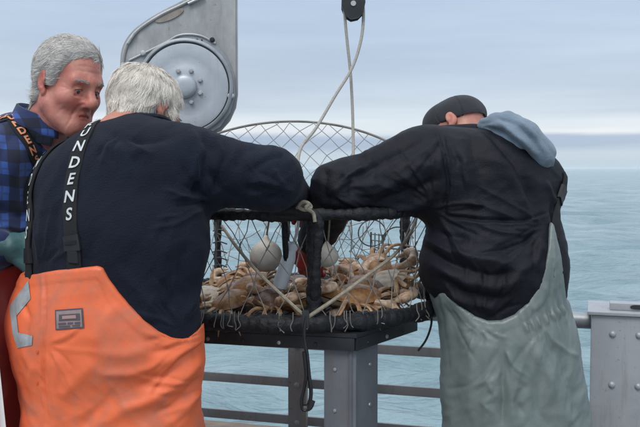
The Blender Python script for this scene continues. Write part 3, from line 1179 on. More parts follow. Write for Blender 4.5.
ball_float((266, 256), 2.74, .050, 'round off-white float hanging beside the bait jar in the pot', (270, 214, 2.56))
ball_float((327, 256), 2.66, .034, 'small round white float behind the front bar of the pot', (330, 214, 2.56))
ja, jb = P(279, 288, 2.66), P(292, 248, 2.64)
jr = empty('bait_jar', ja, 'translucent white plastic bait jar hanging in the pot', 'bait jar')
jd = nrm(jb - ja)
jl = np.linalg.norm(jb - ja)
MB().lathe([(.010, 0), (.020, .004), (.023, .02), (.022, .05), (.021, jl * .75), (.016, jl * .9), (.013, jl)], ja, jd, 20).build('jar_body', M_bait, jr)
MB().lathe([(.016, 0), (.017, .004), (.017, .016), (.014, .02)], jb - jd * .004, jd, 16).build('jar_lid', M_bait, jr)
MB().tube(spline([jb, P(297, 232, 2.60), P(299, 216, 2.53)], 5), .005, 6).build('jar_strap', M_bait, jr)

# ================================================================== crabs
M_shell = mat('crab_shell', (.15, .055, .02), .28, col2=(.46, .25, .10), vscale=42, detail=9, bump=.8, bscale=120, bdist=.002)
M_shell2 = mat('crab_shell_dull', (.040, .020, .018), .28, col2=(.17, .085, .05), vscale=40, detail=9, bump=.8, bscale=120, bdist=.002)
M_belly = mat('crab_belly', (.70, .63, .52), .4, col2=(.36, .25, .16), vscale=30, detail=9, bump=.6, bscale=80, bdist=.002)
M_leg_c = mat('crab_leg', (.17, .065, .025), .30, col2=(.55, .36, .19), vscale=45, detail=9, bump=.8, bscale=100, bdist=.002)
M_claw = mat('crab_claw', (.24, .085, .03), .28, col2=(.72, .60, .44), vscale=38, detail=9, bump=.6, bscale=90, bdist=.002)


def crab_meshes():
    out = {}
    # carapace: broad fan outline with toothed front edge, domed
    nt_, ns_ = 48, 7
    V, Fs = [], []
    for s in range(ns_ + 1):
        k = s / ns_
        for i in range(nt_):
            a = 2 * math.pi * i / nt_
            x, y = math.cos(a), math.sin(a)
            rx = .082 * (1 + .06 * max(0, y))
            ry = .058 if y > 0 else .050
            tooth = 1 + (.030 * (1 if i % 3 == 0 else -.3) if y > .05 else 0) * (k ** 6)
            V.append((rx * x * k * tooth, ry * y * k * tooth - .006, .032 * (1 - k ** 2.6) + .003 * math.cos(6 * x * k) * (1 - k)))
    for s in range(ns_):
        for i in range(nt_):
            j = (i + 1) % nt_
            Fs.append((s * nt_ + i, (s + 1) * nt_ + i, (s + 1) * nt_ + j, s * nt_ + j))
    out['carapace'] = MB().raw(V, Fs)
    V2 = [(x * .985, y * .985, -.55 * max(0, z) - .0015 - .002 * (abs(math.sin(y * 140)))) for x, y, z in V]
    out['belly'] = MB().raw(V2, [f[::-1] for f in Fs])
    # one claw (right side), arm then pincer
    f1 = union([rc((.045, .040, -.008), (.085, .060, -.012), .010, .012), rc((.085, .060, -.012), (.078, .098, -.012), .012, .014),
                el((.060, .112, -.012), (.024, .015, .016)), rc((.048, .116, -.010), (.014, .108, -.008), .009, .0028)], .010)
    f2 = rc((.044, .104, -.016), (.014, .101, -.014), .0065, .0022)
    V, Q, n = surf(union([f1, f2], .002), (-.01, .02, -.04), (.11, .14, .02), .0036)
    out['claw'] = (V, Q)
    return out


CM = crab_meshes()
leg_paths = []
for k in range(4):
    a = math.radians(20 - 32 * k)
    d = np.array([math.cos(a), math.sin(a), 0])
    b = np.array([.055, .012 - .016 * k, -.012])
    leg_paths.append([b, b + d * .035 + [0, 0, .016], b + d * .065 + [0, 0, .010], b + d * .090 + [0, 0, -.014], b + d * .112 + [0, 0, -.034]])


def crab_proto(shell):
    r = bpy.data.objects.new('crab', None)
    r.empty_display_size = .05
    COL.objects.link(r)
    CM['carapace'].build('carapace', shell, r)
    CM['belly'].build('belly', M_belly, r)
    V, Q = CM['claw']
    add_mesh('claw', V, Q, M_claw, r)
    add_mesh('claw', V * [-1, 1, 1], Q[:, ::-1].copy(), M_claw, r)
    for s in (1, -1):
        for lp_ in leg_paths:
            q = spline([p * [s, 1, 1] for p in lp_], 4)
            n_ = len(q)
            rr = np.interp(np.linspace(0, 1, n_), [0, .25, .32, .6, .68, 1], [.0075, .0085, .0068, .0068, .0050, .0012])
            MB().tube(q, rr, 7, squash=.7).build('leg', M_leg_c, r)
    return r


def copy_tree(o, parent=None):
    c = o.copy()
    COL.objects.link(c)
    c.parent = parent
    for ch in o.children:
        copy_tree(ch, c)
    return c


protos = {'a': crab_proto(M_shell), 'b': crab_proto(M_shell2)}
used = set()
crabs = [  # px, py, depth, tilt x, tilt y, heading, upside down, proto, label
    (224, 302, 2.68, 12, -14, 40, 0, 'a', 'tan crab tilted against the ring below the side gate of the pot'),
    (247, 287, 2.78, -20, 18, 160, 0, 'a', 'pale tan crab lying below the larger white float'),
    (262, 303, 2.60, 8, 10, -60, 0, 'b', 'dark brown crab close to the front ring below the float'),
    (303, 302, 2.64, -14, -12, 20, 1, 'a', 'cream crab belly up behind the knotted front strap'),
    (281, 297, 2.78, 22, 8, 110, 0, 'b', 'brown crab beneath the bait jar'),
    (232, 291, 2.95, 10, 16, 200, 0, 'b', 'dull brown crab behind the tan crab tilted on the ring'),
    (212, 296, 2.86, 16, -8, 90, 1, 'b', 'upturned pale crab half hidden by the orange overalls'),
    (345, 301, 2.64, -10, 12, -25, 0, 'a', 'orange tan crab against the front bar beneath the small float'),
    (362, 288, 2.80, 24, -20, 75, 0, 'a', 'large tan crab stretched out below the trigger gate'),
    (385, 281, 2.86, -28, 15, 150, 1, 'a', 'crab with white belly turned up beside the trigger gate'),
    (402, 291, 2.80, 14, 22, -80, 0, 'b', 'brown crab beneath the rear bar beside the black jacket'),
    (414, 302, 2.76, 6, -18, 10, 1, 'b', 'pale upturned crab next to the grey green overalls'),
    (378, 301, 2.66, -16, 6, 200, 0, 'a', 'tan crab at the ring beneath the cord bridle that runs towards the black jacket'),
    (322, 291, 2.92, 12, 0, 60, 0, 'b', 'dark crab behind the front bar'),
    (349, 275, 3.02, 26, 10, 30, 0, 'a', 'tan crab on top of the heap behind the small float'),
    (375, 268, 3.00, -30, -24, 100, 0, 'a', 'topmost tan crab of the heap in front of the trigger gate'),
    (262, 283, 3.05, 16, 20, -30, 0, 'b', 'brown crab at the back of the pot behind the float'),
    (300, 286, 3.12, 10, -10, 140, 0, 'b', 'brown crab at the back of the pot behind the bait jar'),
    (400, 277, 3.06, -18, -20, 50, 0, 'a', 'tan crab raised against the rear bar beside the black jacket'),
    (236, 279, 3.12, 22, -14, 10, 0, 'a', 'tan crab at the back by the side gate'),
]
for px, py, d, tx, ty, hd, ud, pk, lab in crabs:
    c = protos[pk] if pk not in used else copy_tree(protos[pk])
    used.add(pk)
    p = P(px, py, d)
    v = p - np.array([PC[0], PC[1], 0])
    rad = math.hypot(v[0], v[1])
    if rad > .34:
        p[0], p[1] = PC[0] + v[0] * .34 / rad, PC[1] + v[1] * .34 / rad
    p[2] = max(p[2], TZ + .045)
    c.location = p
    c.rotation_euler = (math.radians(tx + 180 * ud), math.radians(ty), math.radians(hd))
    s = 1.0 + .12 * math.sin(px * 1.7)
    c.scale = (s, s, s)
    tag(c, lab, 'crab', 'crabs heaped in the pot')
# wet weed and litter under the crabs
g = np.random.default_rng(4)
mb = MB()
for k in range(420):
    a, r = g.uniform(0, 6.28), .44 * math.sqrt(g.random())
    c = np.array([PC[0] + r * math.cos(a), PC[1] + r * math.sin(a), TZ + .012 + .03 * g.random()])
    b = g.uniform(0, 6.28)
    L_ = g.uniform(.03, .09)
    q = [c + np.array([math.cos(b + t * .8) * L_ * t, math.sin(b + t * .8) * L_ * t, .012 * math.sin(3 * t + b)]) for t in (-.5, -.17, .17, .5)]
    mb.tube(q, [.0015, .003, .003, .001], 4, squash=.5)
lt = mb.build('crab_litter', mat('wet_litter', (.05, .04, .03), .5, col2=(.30, .22, .14), vscale=30), None)
tag(lt, 'loose broken legs and weed on the table top under the crabs', 'litter', kind='stuff')
# frayed pale ends hanging over the front ring
mb = MB()
for k in range(26):
    x = g.uniform(206, 432)
    ph = math.asin(max(-1, min(1, (P(x, 300, 2.6)[0] - PC[0]) / PR)))
    a0 = np.array([PC[0] + (PR + .024) * math.sin(ph), PC[1] - (PR + .024) * math.cos(ph), PZ0 + .015])
    q = [a0 + [0, .02, .02], a0, a0 + [g.normal() * .006, -.004, -.016], a0 + [g.normal() * .008, -.003, -.016 - g.uniform(.002, .020)]]
    mb.tube(spline(q, 3), .0014, 4)
fr = mb.build('frayed_lashing', M_net, pot)
tag(fr, kind='stuff')

# low sea mist that softens the horizon
def build_haze():
    mb = MB()
    mb.box((0, 0, .7), (21000, 21000, 6.6))
    m = bpy.data.materials.new('sea_mist')
    m.use_nodes = True
    t = m.node_tree
    t.nodes.clear()
    out = N(t, 'ShaderNodeOutputMaterial')
    v = N(t, 'ShaderNodeVolumePrincipled')
    v.inputs['Color'].default_value = (.93, .97, 1, 1)
    v.inputs['Density'].default_value = .0006
    v.inputs['Anisotropy'].default_value = .2
    t.links.new(v.outputs[0], out.inputs['Volume'])
    o = mb.build('haze', m, smooth=False)
    tag(o, 'thin pale sea mist lying over the water', 'haze', kind='stuff')


build_haze()


# ================================================================== people
def interp(x, pts):
    a = np.array(pts, float)
    return np.interp(x, a[:, 0], a[:, 1])


def neckline(px_pts, depth):
    w = np.array([P(x, y, depth)[[0, 2]] for x, y in px_pts])
    o = np.argsort(w[:, 0])
    w = w[o]

    def f(p):
        x = p[:, 0]
        z = np.interp(x, w[:, 0], w[:, 1])
        sl = (np.interp(x + .01, w[:, 0], w[:, 1]) - np.interp(x - .01, w[:, 0], w[:, 1])) / .02
        return (p[:, 2] - z) / np.sqrt(1 + sl * sl)
    return f


def offset(f, d):
    return lambda p: f(p) - d


def inter(f, g, k=.006):
    return lambda p: smax(f(p), g(p), k)


def garment(name, f, lo, hi, h, material, parent, disp=None):
    V, Q, n = surf(f, lo, hi, h)
    if disp is not None:
        V = V + n * disp(V, n)[:, None]
    return add_mesh(name, V, Q, material, parent)


def bvh_of(o):
    off = Vector(world_loc(o))
    return BVHTree.FromPolygons([v.co + off for v in o.data.vertices], [p.vertices[:] for p in o.data.polygons])


def hit(bvh, px, py, dflt):
    d = Vector(P(px, py, 1.0) - CAM).normalized()
    loc, n, i, t = bvh.ray_cast(Vector(CAM), d)
    if loc is None or t > dflt + .6:
        loc, n, i, t = bvh.find_nearest(Vector(P(px, py, dflt)))
    if n.dot(d) > .3:
        n = -n
    return np.array(loc), np.array(n)


class Strap:
    """a webbing strap laid on a garment"""
    def __init__(s, bvh, guess, width, lift=.004, prefer=None):
        pts, ns = [], []
        for g in guess:
            if len(g) == 3 and g[2] < 0:           # nearest point for stretches out of sight
                q = P(g[0], g[1], -g[2])
                loc, n, i, t = bvh.find_nearest(Vector(q))
                loc, n = np.array(loc), np.array(n)
            else:
                loc, n = hit(bvh, g[0], g[1], g[2])
            pts.append(loc)
            ns.append(n)
        p = spline(pts, 10)
        nn = spline(ns, 10)
        # settle the dense points on the cloth again
        q, m = [], []
        for a, b in zip(p, nn):
            loc, n, i, t = bvh.find_nearest(Vector(a))
            q.append(np.array(loc) if t < .03 else a)
            m.append(nrm(b))
        for _ in range(4):
            q = [q[0]] + [(q[i - 1] + 2 * q[i] + q[i + 1]) / 4 for i in range(1, len(q) - 1)] + [q[-1]]
            m = [m[0]] + [nrm(m[i - 1] + 2 * m[i] + m[i + 1]) for i in range(1, len(m) - 1)] + [m[-1]]
        s.p = np.array(q)
        s.n = np.array(m)
        s.u = np.concatenate([[0], np.cumsum(np.linalg.norm(np.diff(s.p, axis=0), axis=1))])
        s.w, s.lift = width, lift
        T = np.gradient(s.p, axis=0)
        T /= np.linalg.norm(T, axis=1)[:, None]
        s.t = T
        S = np.cross(T, s.n)
        S /= np.linalg.norm(S, axis=1)[:, None]
        s.n = np.cross(S, T)
        s.s = S

    def at(s, u, v, h):
        u = np.asarray(u)
        f = lambda A: np.stack([np.interp(u, s.u, A[:, i]) for i in range(3)], -1)
        return f(s.p) + f(s.s) * np.asarray(v)[..., None] + f(s.n) * np.asarray(h)[..., None]

    def band(s, name, material, parent, u0=None, u1=None, w=None, h0=None, th=.0025):
        u0 = 0 if u0 is None else u0
        u1 = s.u[-1] if u1 is None else u1
        w = s.w if w is None else w
        h0 = s.lift if h0 is None else h0
        uu = np.linspace(u0, u1, max(3, int((u1 - u0) / .008)))
        prof = [(-.5, -th * 1.4), (-.5, 0), (-.42, th * .5), (.42, th * .5), (.5, 0), (.5, -th * 1.4)]
        V, Fs = [], []
        for u in uu:
            for a, b in prof:
                V.append(s.at(u, a * w, h0 + b))
        k = len(prof)
        for i in range(len(uu) - 1):
            for j in range(k):
                j2 = (j + 1) % k
                Fs.append((i * k + j, (i + 1) * k + j, (i + 1) * k + j2, i * k + j2))
        Fs += [tuple(range(k)), tuple(range((len(uu) - 1) * k, len(uu) * k))[::-1]]
        return MB().raw(V, Fs).build(name, material, parent, angle=35)

    def text(s, word, u0, size, pitch, material, parent, flip=1, shear=.12, bold=.02, h=.0045):
        for i, ch in enumerate(word):
            V, Fs = glyph(ch, shear, bold)
            uc = u0 + i * pitch
            # upright letters stacked down the strap
            P_ = s.at(uc - (V[:, 1] - .36) * size * 1.25, flip * V[:, 0] * size * 1.2, np.full(len(V), s.lift + h))
            add_mesh('letter', P_, Fs, material, parent, smooth=False)


_gl = {}


def glyph(ch, shear, bold):
    key = (ch, shear, bold)
    if key not in _gl:
        cu = bpy.data.curves.new('glyph', 'FONT')
        cu.body = ch
        cu.align_x = 'CENTER'
        cu.shear = shear
        cu.offset = bold
        cu.resolution_u = 3
        ob = bpy.data.objects.new('glyph', cu)
        COL.objects.link(ob)
        dg = bpy.context.evaluated_depsgraph_get()
        me = bpy.data.meshes.new_from_object(ob.evaluated_get(dg))
        V = np.array([v.co[:] for v in me.vertices])
        Fs = [tuple(p.vertices) for p in me.polygons]
        bpy.data.objects.remove(ob)
        bpy.data.curves.remove(cu)
        bpy.data.meshes.remove(me)
        _gl[key] = (V, Fs)
    return _gl[key]


def decal(name, bvh, poly, depth, material, parent, lift=.002, th=.0015, seg=4):
    """a flat patch sewn on a garment: polygon in pixels, settled on the cloth"""
    bm = bmesh.new()
    bm.faces.new([bm.verts.new((x, y, 0)) for x, y in poly])
    bmesh.ops.triangulate(bm, faces=bm.faces[:])
    bmesh.ops.subdivide_edges(bm, edges=bm.edges[:], cuts=seg, use_grid_fill=True)
    bmesh.ops.triangulate(bm, faces=bm.faces[:])
    for v in bm.verts:
        loc, n = hit(bvh, v.co.x, v.co.y, depth)
        v.co = Vector(loc + n * lift)
    r = bmesh.ops.solidify(bm, geom=bm.faces[:], thickness=-th)
    bmesh.ops.recalc_face_normals(bm, faces=bm.faces[:])
    return MB().bm(bm).build(name, material, parent, angle=50)


# ------------------------------------------------------------------ heads
def head_frame(fwd, up):
    f = nrm(fwd)
    u = nrm(np.asarray(up, float) - f * np.dot(up, f))
    r = np.cross(f, u)
    return np.stack([r, f, u], 1)


def head_sdf(neck_to, heavy=0.0, ears=True):
    """skull, face and neck in head space (x right, y face forward, z up)"""
    fs = [el((0, -.014, .036), (.075, .097, .084)),
          el((0, .022, .045), (.067, .070, .062)),
          el((0, .036, -.028), (.061 + heavy * .004, .060, .086)),
          el((0, .040, -.082), (.050 + heavy * .005, .050, .036)),
          rc((-.053 - heavy * .004, .004, -.055), (-.022, .072, -.098), .021, .019),
          rc((.053 + heavy * .004, .004, -.055), (.022, .072, -.098), .021, .019),
          rc((-.012, .080, -.100), (.012, .080, -.100), .020, .020),
          el((-.044, .060, -.028), (.026, .026, .022)), el((.044, .060, -.028), (.026, .026, .022)),
          rc((-.042, .078, .020), (-.012, .090, .017), .013, .013), rc((.042, .078, .020), (.012, .090, .017), .013, .013)]
    base = union(fs, .026)
    neck = chain(neck_to[0], neck_to[1], .03)
    nose = union([rc((0, .090, .012), (0, .115, -.026), .0095, .0130), el((0, .118, -.032), (.0150, .0135, .0125)),
                  el((-.014, .101, -.035), (.009, .012, .009)), el((.014, .101, -.035), (.009, .012, .009))], .010)
    lipu = union([rc((-.026, .078, -.066), (-.006, .093, -.0615), .0045, .0058), rc((.026, .078, -.066), (.006, .093, -.0615), .0045, .0058)], .006)
    lipl = rc((-.017, .083, -.0735), (.017, .083, -.0735), .0055, .0055)
    lipl2 = rc((-.006, .0885, -.0735), (.006, .0885, -.0735), .0062, .0062)
    mouth = union([rc((-.029, .082, -.0735), (-.010, .097, -.0675), .0016, .0021), rc((.029, .082, -.0735), (.010, .097, -.0675), .0016, .0021),
                   rc((-.010, .098, -.0675), (.010, .098, -.0675), .0021, .0021)], .003)
    sock = [el((s * .032, .099, .003), (.019, .017, .0125)) for s in (-1, 1)]
    lids = [el((s * .032, .0775, -.001), (.017, .0145, .0125)) for s in (-1, 1)]
    slits = [el((s * .0325, .0905, -.0042), (.0125, .0105, .0023)) for s in (-1, 1)]
    bags = [rc((s * .022, .094, -.014), (s * .042, .086, -.017), .0016, .0016) for s in (-1, 1)]
    naso = [rc((s * .020, .1045, -.036), (s * .033, .090, -.058), .0016, .0010) for s in (-1, 1)]
    crow = [rc((s * .056, .068, z0), (s * .066, .048, z1), .0011, .0007) for s in (-1, 1) for z0, z1 in ()]
    brow = []
    nost = [el((s * .0075, .108, -.0425), (.004, .005, .0035)) for s in (-1, 1)]
    ear_p = []
    ear_m = []
    for s in (-1, 1):
        R = np.stack([nrm([1, -.35 * s * s, 0]), nrm([.35, 1, 0]), [0, 0, 1]], 1)
        if s < 0:
            R = np.stack([nrm([-1, -.35, 0]), nrm([-.35, 1, 0]), [0, 0, 1]], 1)
        ear_p += [el((s * .0805, -.012, .001), (.0085, .0185, .027), R), el((s * .076, -.004, -.026), (.007, .011, .012), R)]
        ear_m += [el((s * .0925, -.009, .004), (.0085, .0115, .0195), R), el((s * .089, -.002, -.010), (.006, .007, .008), R)]

    def f(p):
        d = base(p)
        d = smin(d, neck(p), .035)
        d = smin(d, nose(p), .012)
        for g in sock:
            d = smax(d, -g(p), .014)
        for g in lids:
            d = smin(d, g(p), .004)
        d = smin(d, lipu(p), .005)
        d = smin(d, lipl(p), .006)
        d = smin(d, lipl2(p), .005)
        d = smax(d, -mouth(p), .0028)
        for g in slits:
            d = smax(d, -g(p), .002)
        for g in bags:
            d = smax(d, -g(p), .006)
        for g in naso:
            d = smax(d, -g(p), .010)
        for g in crow + brow:
            d = smax(d, -g(p), .004)
        for g in nost:
            d = smax(d, -g(p), .003)
        if ears:
            e = union(ear_p, .006)(p)
            for g in ear_m:
                e = smax(e, -g(p), .006)
            d = smin(d, e, .006)
        return d
    return f


def skin_mat(name, col, red, dark):
    m = bpy.data.materials.new(name)
    m.use_nodes = True
    t = m.node_tree
    L = t.links.new
    b = t.nodes['Principled BSDF']
    tc = N(t, 'ShaderNodeTexCoord')
    n = N(t, 'ShaderNodeTexNoise')
    n.inputs['Scale'].default_value = 22
    n.inputs['Detail'].default_value = 6
    L(tc.outputs['Object'], n.inputs['Vector'])
    r = N(t, 'ShaderNodeValToRGB')
    r.color_ramp.elements[0].position = .3
    r.color_ramp.elements[0].color = (*dark, 1)
    r.color_ramp.elements[1].position = .72
    r.color_ramp.elements[1].color = (*col, 1)
    e = r.color_ramp.elements.new(.5)
    e.color = (*red, 1)
    L(n.outputs['Fac'], r.inputs[0])
    at = N(t, 'ShaderNodeAttribute', attribute_name='tint')
    mx = N(t, 'ShaderNodeMix', data_type='RGBA')
    L(at.outputs['Fac'], mx.inputs['Factor'])
    L(r.outputs[0], mx.inputs['A'])
    mx.inputs['B'].default_value = (red[0] * .95, red[1] * .62, red[2] * .62, 1)
    L(mx.outputs['Result'], b.inputs['Base Color'])
    b.inputs['Roughness'].default_value = .48
    b.inputs['Subsurface Weight'].default_value = .12
    b.inputs['Subsurface Radius'].default_value = (.012, .004, .002)
    b.inputs['Subsurface Scale'].default_value = 1.0
    n2 = N(t, 'ShaderNodeTexNoise')
    n2.inputs['Scale'].default_value = 260
    n2.inputs['Detail'].default_value = 3
    L(tc.outputs['Object'], n2.inputs['Vector'])
    bp = N(t, 'ShaderNodeBump')
    bp.inputs['Strength'].default_value = .35
    bp.inputs['Distance'].default_value = .0012
    L(n2.outputs['Fac'], bp.inputs['Height'])
    L(bp.outputs[0], b.inputs['Normal'])
    return m


def hair_mat(name, c0, c1):
    m = bpy.data.materials.new(name)
    m.use_nodes = True
    t = m.node_tree
    L = t.links.new
    b = t.nodes['Principled BSDF']
    at = N(t, 'ShaderNodeAttribute', attribute_name='tint')
    r = N(t, 'ShaderNodeValToRGB')
    r.color_ramp.elements[0].color = (*c0, 1)
    r.color_ramp.elements[1].color = (*c1, 1)
    L(at.outputs['Fac'], r.inputs[0])
    L(r.outputs[0], b.inputs['Base Color'])
    b.inputs['Roughness'].default_value = .5
    b.inputs['Specular IOR Level'].default_value = .35
    return m


M_eye = mat('eye_white', (.36, .31, .29), .25)
M_iris = mat('blue_grey_iris', (.04, .05, .06), .2)
M_lash = mat('dark_lashes', (.05, .03, .025), .6)


def set_tint(o, vals):
    a = o.data.attributes.new('tint', 'FLOAT', 'POINT')
    a.data.foreach_set('value', np.asarray(vals, np.float32))


def make_head(root, ctr, R, scale, neck, mats, hairline, comb, hlen, hwid, count, thick, seed, ears=True, heavy=0.0, brows=True, hair=True, zcut=None, aged=None):
    f = head_sdf(neck, heavy, ears)
    zmin = min(p[2] for p in neck[0]) - .05
    ymin = min(p[1] for p in neck[0]) - .1
    V, Q, n = surf(f, (-.13, min(-.14, ymin), zmin), (.13, .15, .15), .0026 if aged else .0032)
    V = V + n * (pnoise(V * 38, seed) * .0009 + pnoise(V * 95, seed + 1) * .0005 + pnoise(V * 190, seed + 2) * .0003)[:, None]
    for pts, w, dep in (aged or []):
        for s in (-1, 1):
            q = np.array(pts) * [s, 1, 1]
            q = spline(q, 4)
            for _ in range(4):
                q = q - grad(f, q) * f(q)[:, None]
            best = np.full(len(V), 9.0)
            pos_ = np.zeros(len(V))
            for i in range(len(q) - 1):
                ab = q[i + 1] - q[i]
                t_ = np.clip((V - q[i]) @ ab / (ab @ ab + 1e-12), 0, 1)
                dd = np.linalg.norm(V - q[i] - t_[:, None] * ab, axis=1)
                c_ = dd < best
                best[c_] = dd[c_]
                pos_[c_] = (i + t_[c_]) / (len(q) - 1)
            V = V - n * (dep * np.exp(-(best / w) ** 2) * np.clip(np.minimum(pos_, 1 - pos_) * 5 + .2, 0, 1))[:, None]
    W = ctr + scale * V @ R.T
    body = add_mesh('body', W, Q, mats[0], root)
    g3 = lambda c, r: np.exp(-(((V - np.array(c)) / r) ** 2).sum(1))
    tint = np.clip(.55 * g3((0, .112, -.03), .022) + .5 * (g3((.045, .07, -.03), .026) + g3((-.045, .07, -.03), .026)) +
                   .6 * (g3((.085, -.01, 0), .03) + g3((-.085, -.01, 0), .03)) + .75 * g3((0, .092, -.068), (.026, .02, .009)) +
                   .35 * np.clip(vnoise(V * 30, 9), 0, 1), 0, 1)
    set_tint(body, tint)
    if hair:
        mask = lambda p: p[:, 2] - interp(p[:, 1], hairline) - .010 * vnoise(p * 45, seed + 5)
        base = head_sdf(neck, heavy, False)
        off = lambda p: base(p) - thick * np.clip(mask(p) / .022, 0, 1) - .0012
        fn = inter(off, (lambda p: -mask(p)) if zcut is None else (lambda p: np.maximum(-mask(p), p[:, 2] - zcut)), .004)
        Vh, Qh, nh = surf(fn, (-.13, -.16, -.14), (.13, .13, .16), .004)
        cd = comb(Vh)
        cd = cd - nh * (cd * nh).sum(1)[:, None]
        cd /= np.linalg.norm(cd, axis=1)[:, None] + 1e-9
        # locks: ridges that run along the combing direction
        side = np.cross(nh, cd)
        lock = vnoise(np.stack([(Vh * side).sum(1) * 95, (Vh * cd).sum(1) * 14, Vh[:, 2] * 12], 1), seed + 2)
        Vc = Vh + nh * (lock * .0028 + vnoise(Vh * 30, seed + 7) * .003)[:, None]
        top_ok = np.where(mask(Vh) > .001)[0]
        rg = np.random.default_rng(seed)
        ids = rg.choice(top_ok, count)
        S = 5
        p0, n0, t0 = Vc[ids], nh[ids], cd[ids]
        s0 = np.cross(n0, t0)
        clump = vnoise(p0 * 70, seed + 3)
        ln = hlen * rg.uniform(.55, 1.15, count) * (1 + .25 * clump)
        lift = rg.uniform(.07, .30, count) + .16 * np.clip(vnoise(p0 * 40, seed + 4), -.4, 1)
        bend = rg.normal(0, .16, count) + .38 * vnoise(p0 * 32, seed + 6)
        sh = np.clip(.5 + .30 * clump + rg.normal(0, .2, count), 0, 1)
        verts = np.zeros((count, S, 2, 3))
        Rr = .112
        for k in range(S):
            s = k / (S - 1)
            arc = ln * s
            pos = p0 + t0 * (Rr * np.sin(arc / Rr))[:, None] + n0 * (Rr * (np.cos(arc / Rr) - 1) + lift * arc * (1 - .35 * s))[:, None] + s0 * (bend * arc * s)[:, None] - n0 * .0006
            if k:
                pos = pos + n0 * np.maximum(0, .0012 + .003 * s * rg.random(count) - (off(pos)))[:, None]
            wd = hwid * (1 - .85 * s) * .5
            tw = rg.normal(0, .4, count) if k == 0 else tw
            sd = s0 * np.cos(tw)[:, None] + n0 * np.sin(tw)[:, None]
            verts[:, k, 0] = pos - sd * wd
            verts[:, k, 1] = pos + sd * wd
        base_i = (np.arange(count) * S * 2)[:, None, None]
        kk = np.arange(S - 1)[None, :, None] * 2
        q = base_i + kk + np.array([0, 1, 3, 2])[None, None, :]
        Vall = np.vstack([Vc, verts.reshape(-1, 3)])
        Qall = np.vstack([Qh, q.reshape(-1, 4) + len(Vc)])
        o = add_mesh('hair', ctr + scale * Vall @ R.T, Qall, mats[1], root)
        set_tint(o, np.concatenate([np.clip(.25 + .35 * lock, 0, 1), np.repeat(sh, S * 2)]))  # under-hair tinted darker, most between locks: shade painted in for depth
    if brows:
        for s in (-1, 1):
            ec = np.array([s * .0325, .0782, -.0030])
            eb = MB().lathe([(.0125 * math.sin(t), .0125 * -math.cos(t)) for t in np.linspace(.02, math.pi - .02, 14)], ec, (0, 1, -.25), 18)
            add_mesh('eye', ctr + scale * np.array(eb.V) @ R.T, eb.F, M_eye, root)
            gz = nrm([.10, 1, -.50])
            ib = MB().lathe([(.0058, .0112), (.0052, .0122), (.003, .0128), (.0003, .013)], ec, gz, 16)
            add_mesh('iris', ctr + scale * np.array(ib.V) @ R.T, ib.F, M_iris, root)
            ls = []
            for u in np.linspace(0, 1, 7):
                a = np.array([s * (.019 + .027 * u), .105 - .010 * u * u, -.0005 + .0030 * math.sin(u * 3) - .003 * u])
                for _ in range(4):
                    a = a - np.array([0, 1, 0]) * float(f(a[None])[0])
                ls.append(a + [0, .0006, 0])
            lo_ = MB().tube(spline(ls, 3), .0009, 5)
            add_mesh('eyelash', ctr + scale * np.array(lo_.V) @ R.T, lo_.F, M_lash, root)
            mb = MB()
            rg = np.random.default_rng(seed + 20 + s)
            for k in range(80):
                u = rg.random()
                x = s * (.014 + .036 * u)
                a = np.array([x, .099 - .016 * u ** 1.5 + .002, .019 + .006 * math.sin(u * 2.6) + rg.normal() * .0020])
                # settle on the brow
                for _ in range(3):
                    a = a - np.array([0, 1, 0]) * float(f(a[None])[0])
                d = np.array([s * .009, -.002 - .004 * u, .001 - .003 * u + rg.normal() * .0015])
                mb.tube([a - [0, .001, 0], a + d * .5 + [0, .0022, 0], a + d + [0, .0012, 0]], [.00045, .0004, .0001], 3, cap=False)
            Vb = ctr + scale * np.array(mb.V) @ R.T
            o = add_mesh('eyebrow', Vb, mb.F, mats[1], root)
            set_tint(o, np.full(len(mb.V), .35))
    return body, f


# ------------------------------------------------------------------ hands in rubber gloves
def glove(root, wrist, fwd, back, material, curl=.8, side=1, s=1.0):
    """wrist point, pointing direction, back-of-hand direction"""
    f = nrm(fwd)
    b = nrm(np.asarray(back, float) - f * np.dot(back, f))
    r = np.cross(f, b) * side                       # towards the thumb
    T = lambda x, y, z: np.asarray(wrist) + s * (r * x + f * y + b * z)
    fs = [rc(T(0, -.07, 0), T(0, .0, 0), .043 * s, .034 * s),
          ecap(T(0, .01, 0), T(0, .075, 0), r, (.038 * s, .020 * s), (.045 * s, .019 * s))]
    palm = union(fs, .02)
    fing = []
    for i, (x, L) in enumerate(((.034, .074), (.012, .084), (-.011, .078), (-.033, .062))):
        a = [np.array([x, .082 - .004 * abs(i - 1.3), 0])]
        ang = 0.12
        for k, fr in enumerate((.45, .31, .24)):
            ang += curl * (.55, .8, .6)[k]
            a.append(a[-1] + L * fr * np.array([0, math.cos(ang), -math.sin(ang)]))
        fing.append(chain([T(*q) for q in a], [.0115 * s, .0108 * s, .010 * s, .009 * s], .004))
    a = [np.array([.034, .022, -.004]), np.array([.062, .050, -.014]), np.array([.066, .078, -.026 - .01 * curl]), np.array([.056, .100, -.036 - .014 * curl])]
    fing.append(chain([T(*q) for q in a], [.016 * s, .0135 * s, .0118 * s, .010 * s], .006))

    def F_(p):
        d = palm(p)
        for g in fing:
            d = np.minimum(d, g(p)) if False else smin(d, g(p), .007)
        return d
    c = T(0, .03, 0)
    V, Q, n = surf(F_, c - .17 * s, c + .17 * s, .0045)
    V = V + n * (vnoise(V * 70, 5) * .0010 + vnoise(V * 25, 6) * .0015)[:, None]
    return add_mesh('glove', V, Q, material, root)


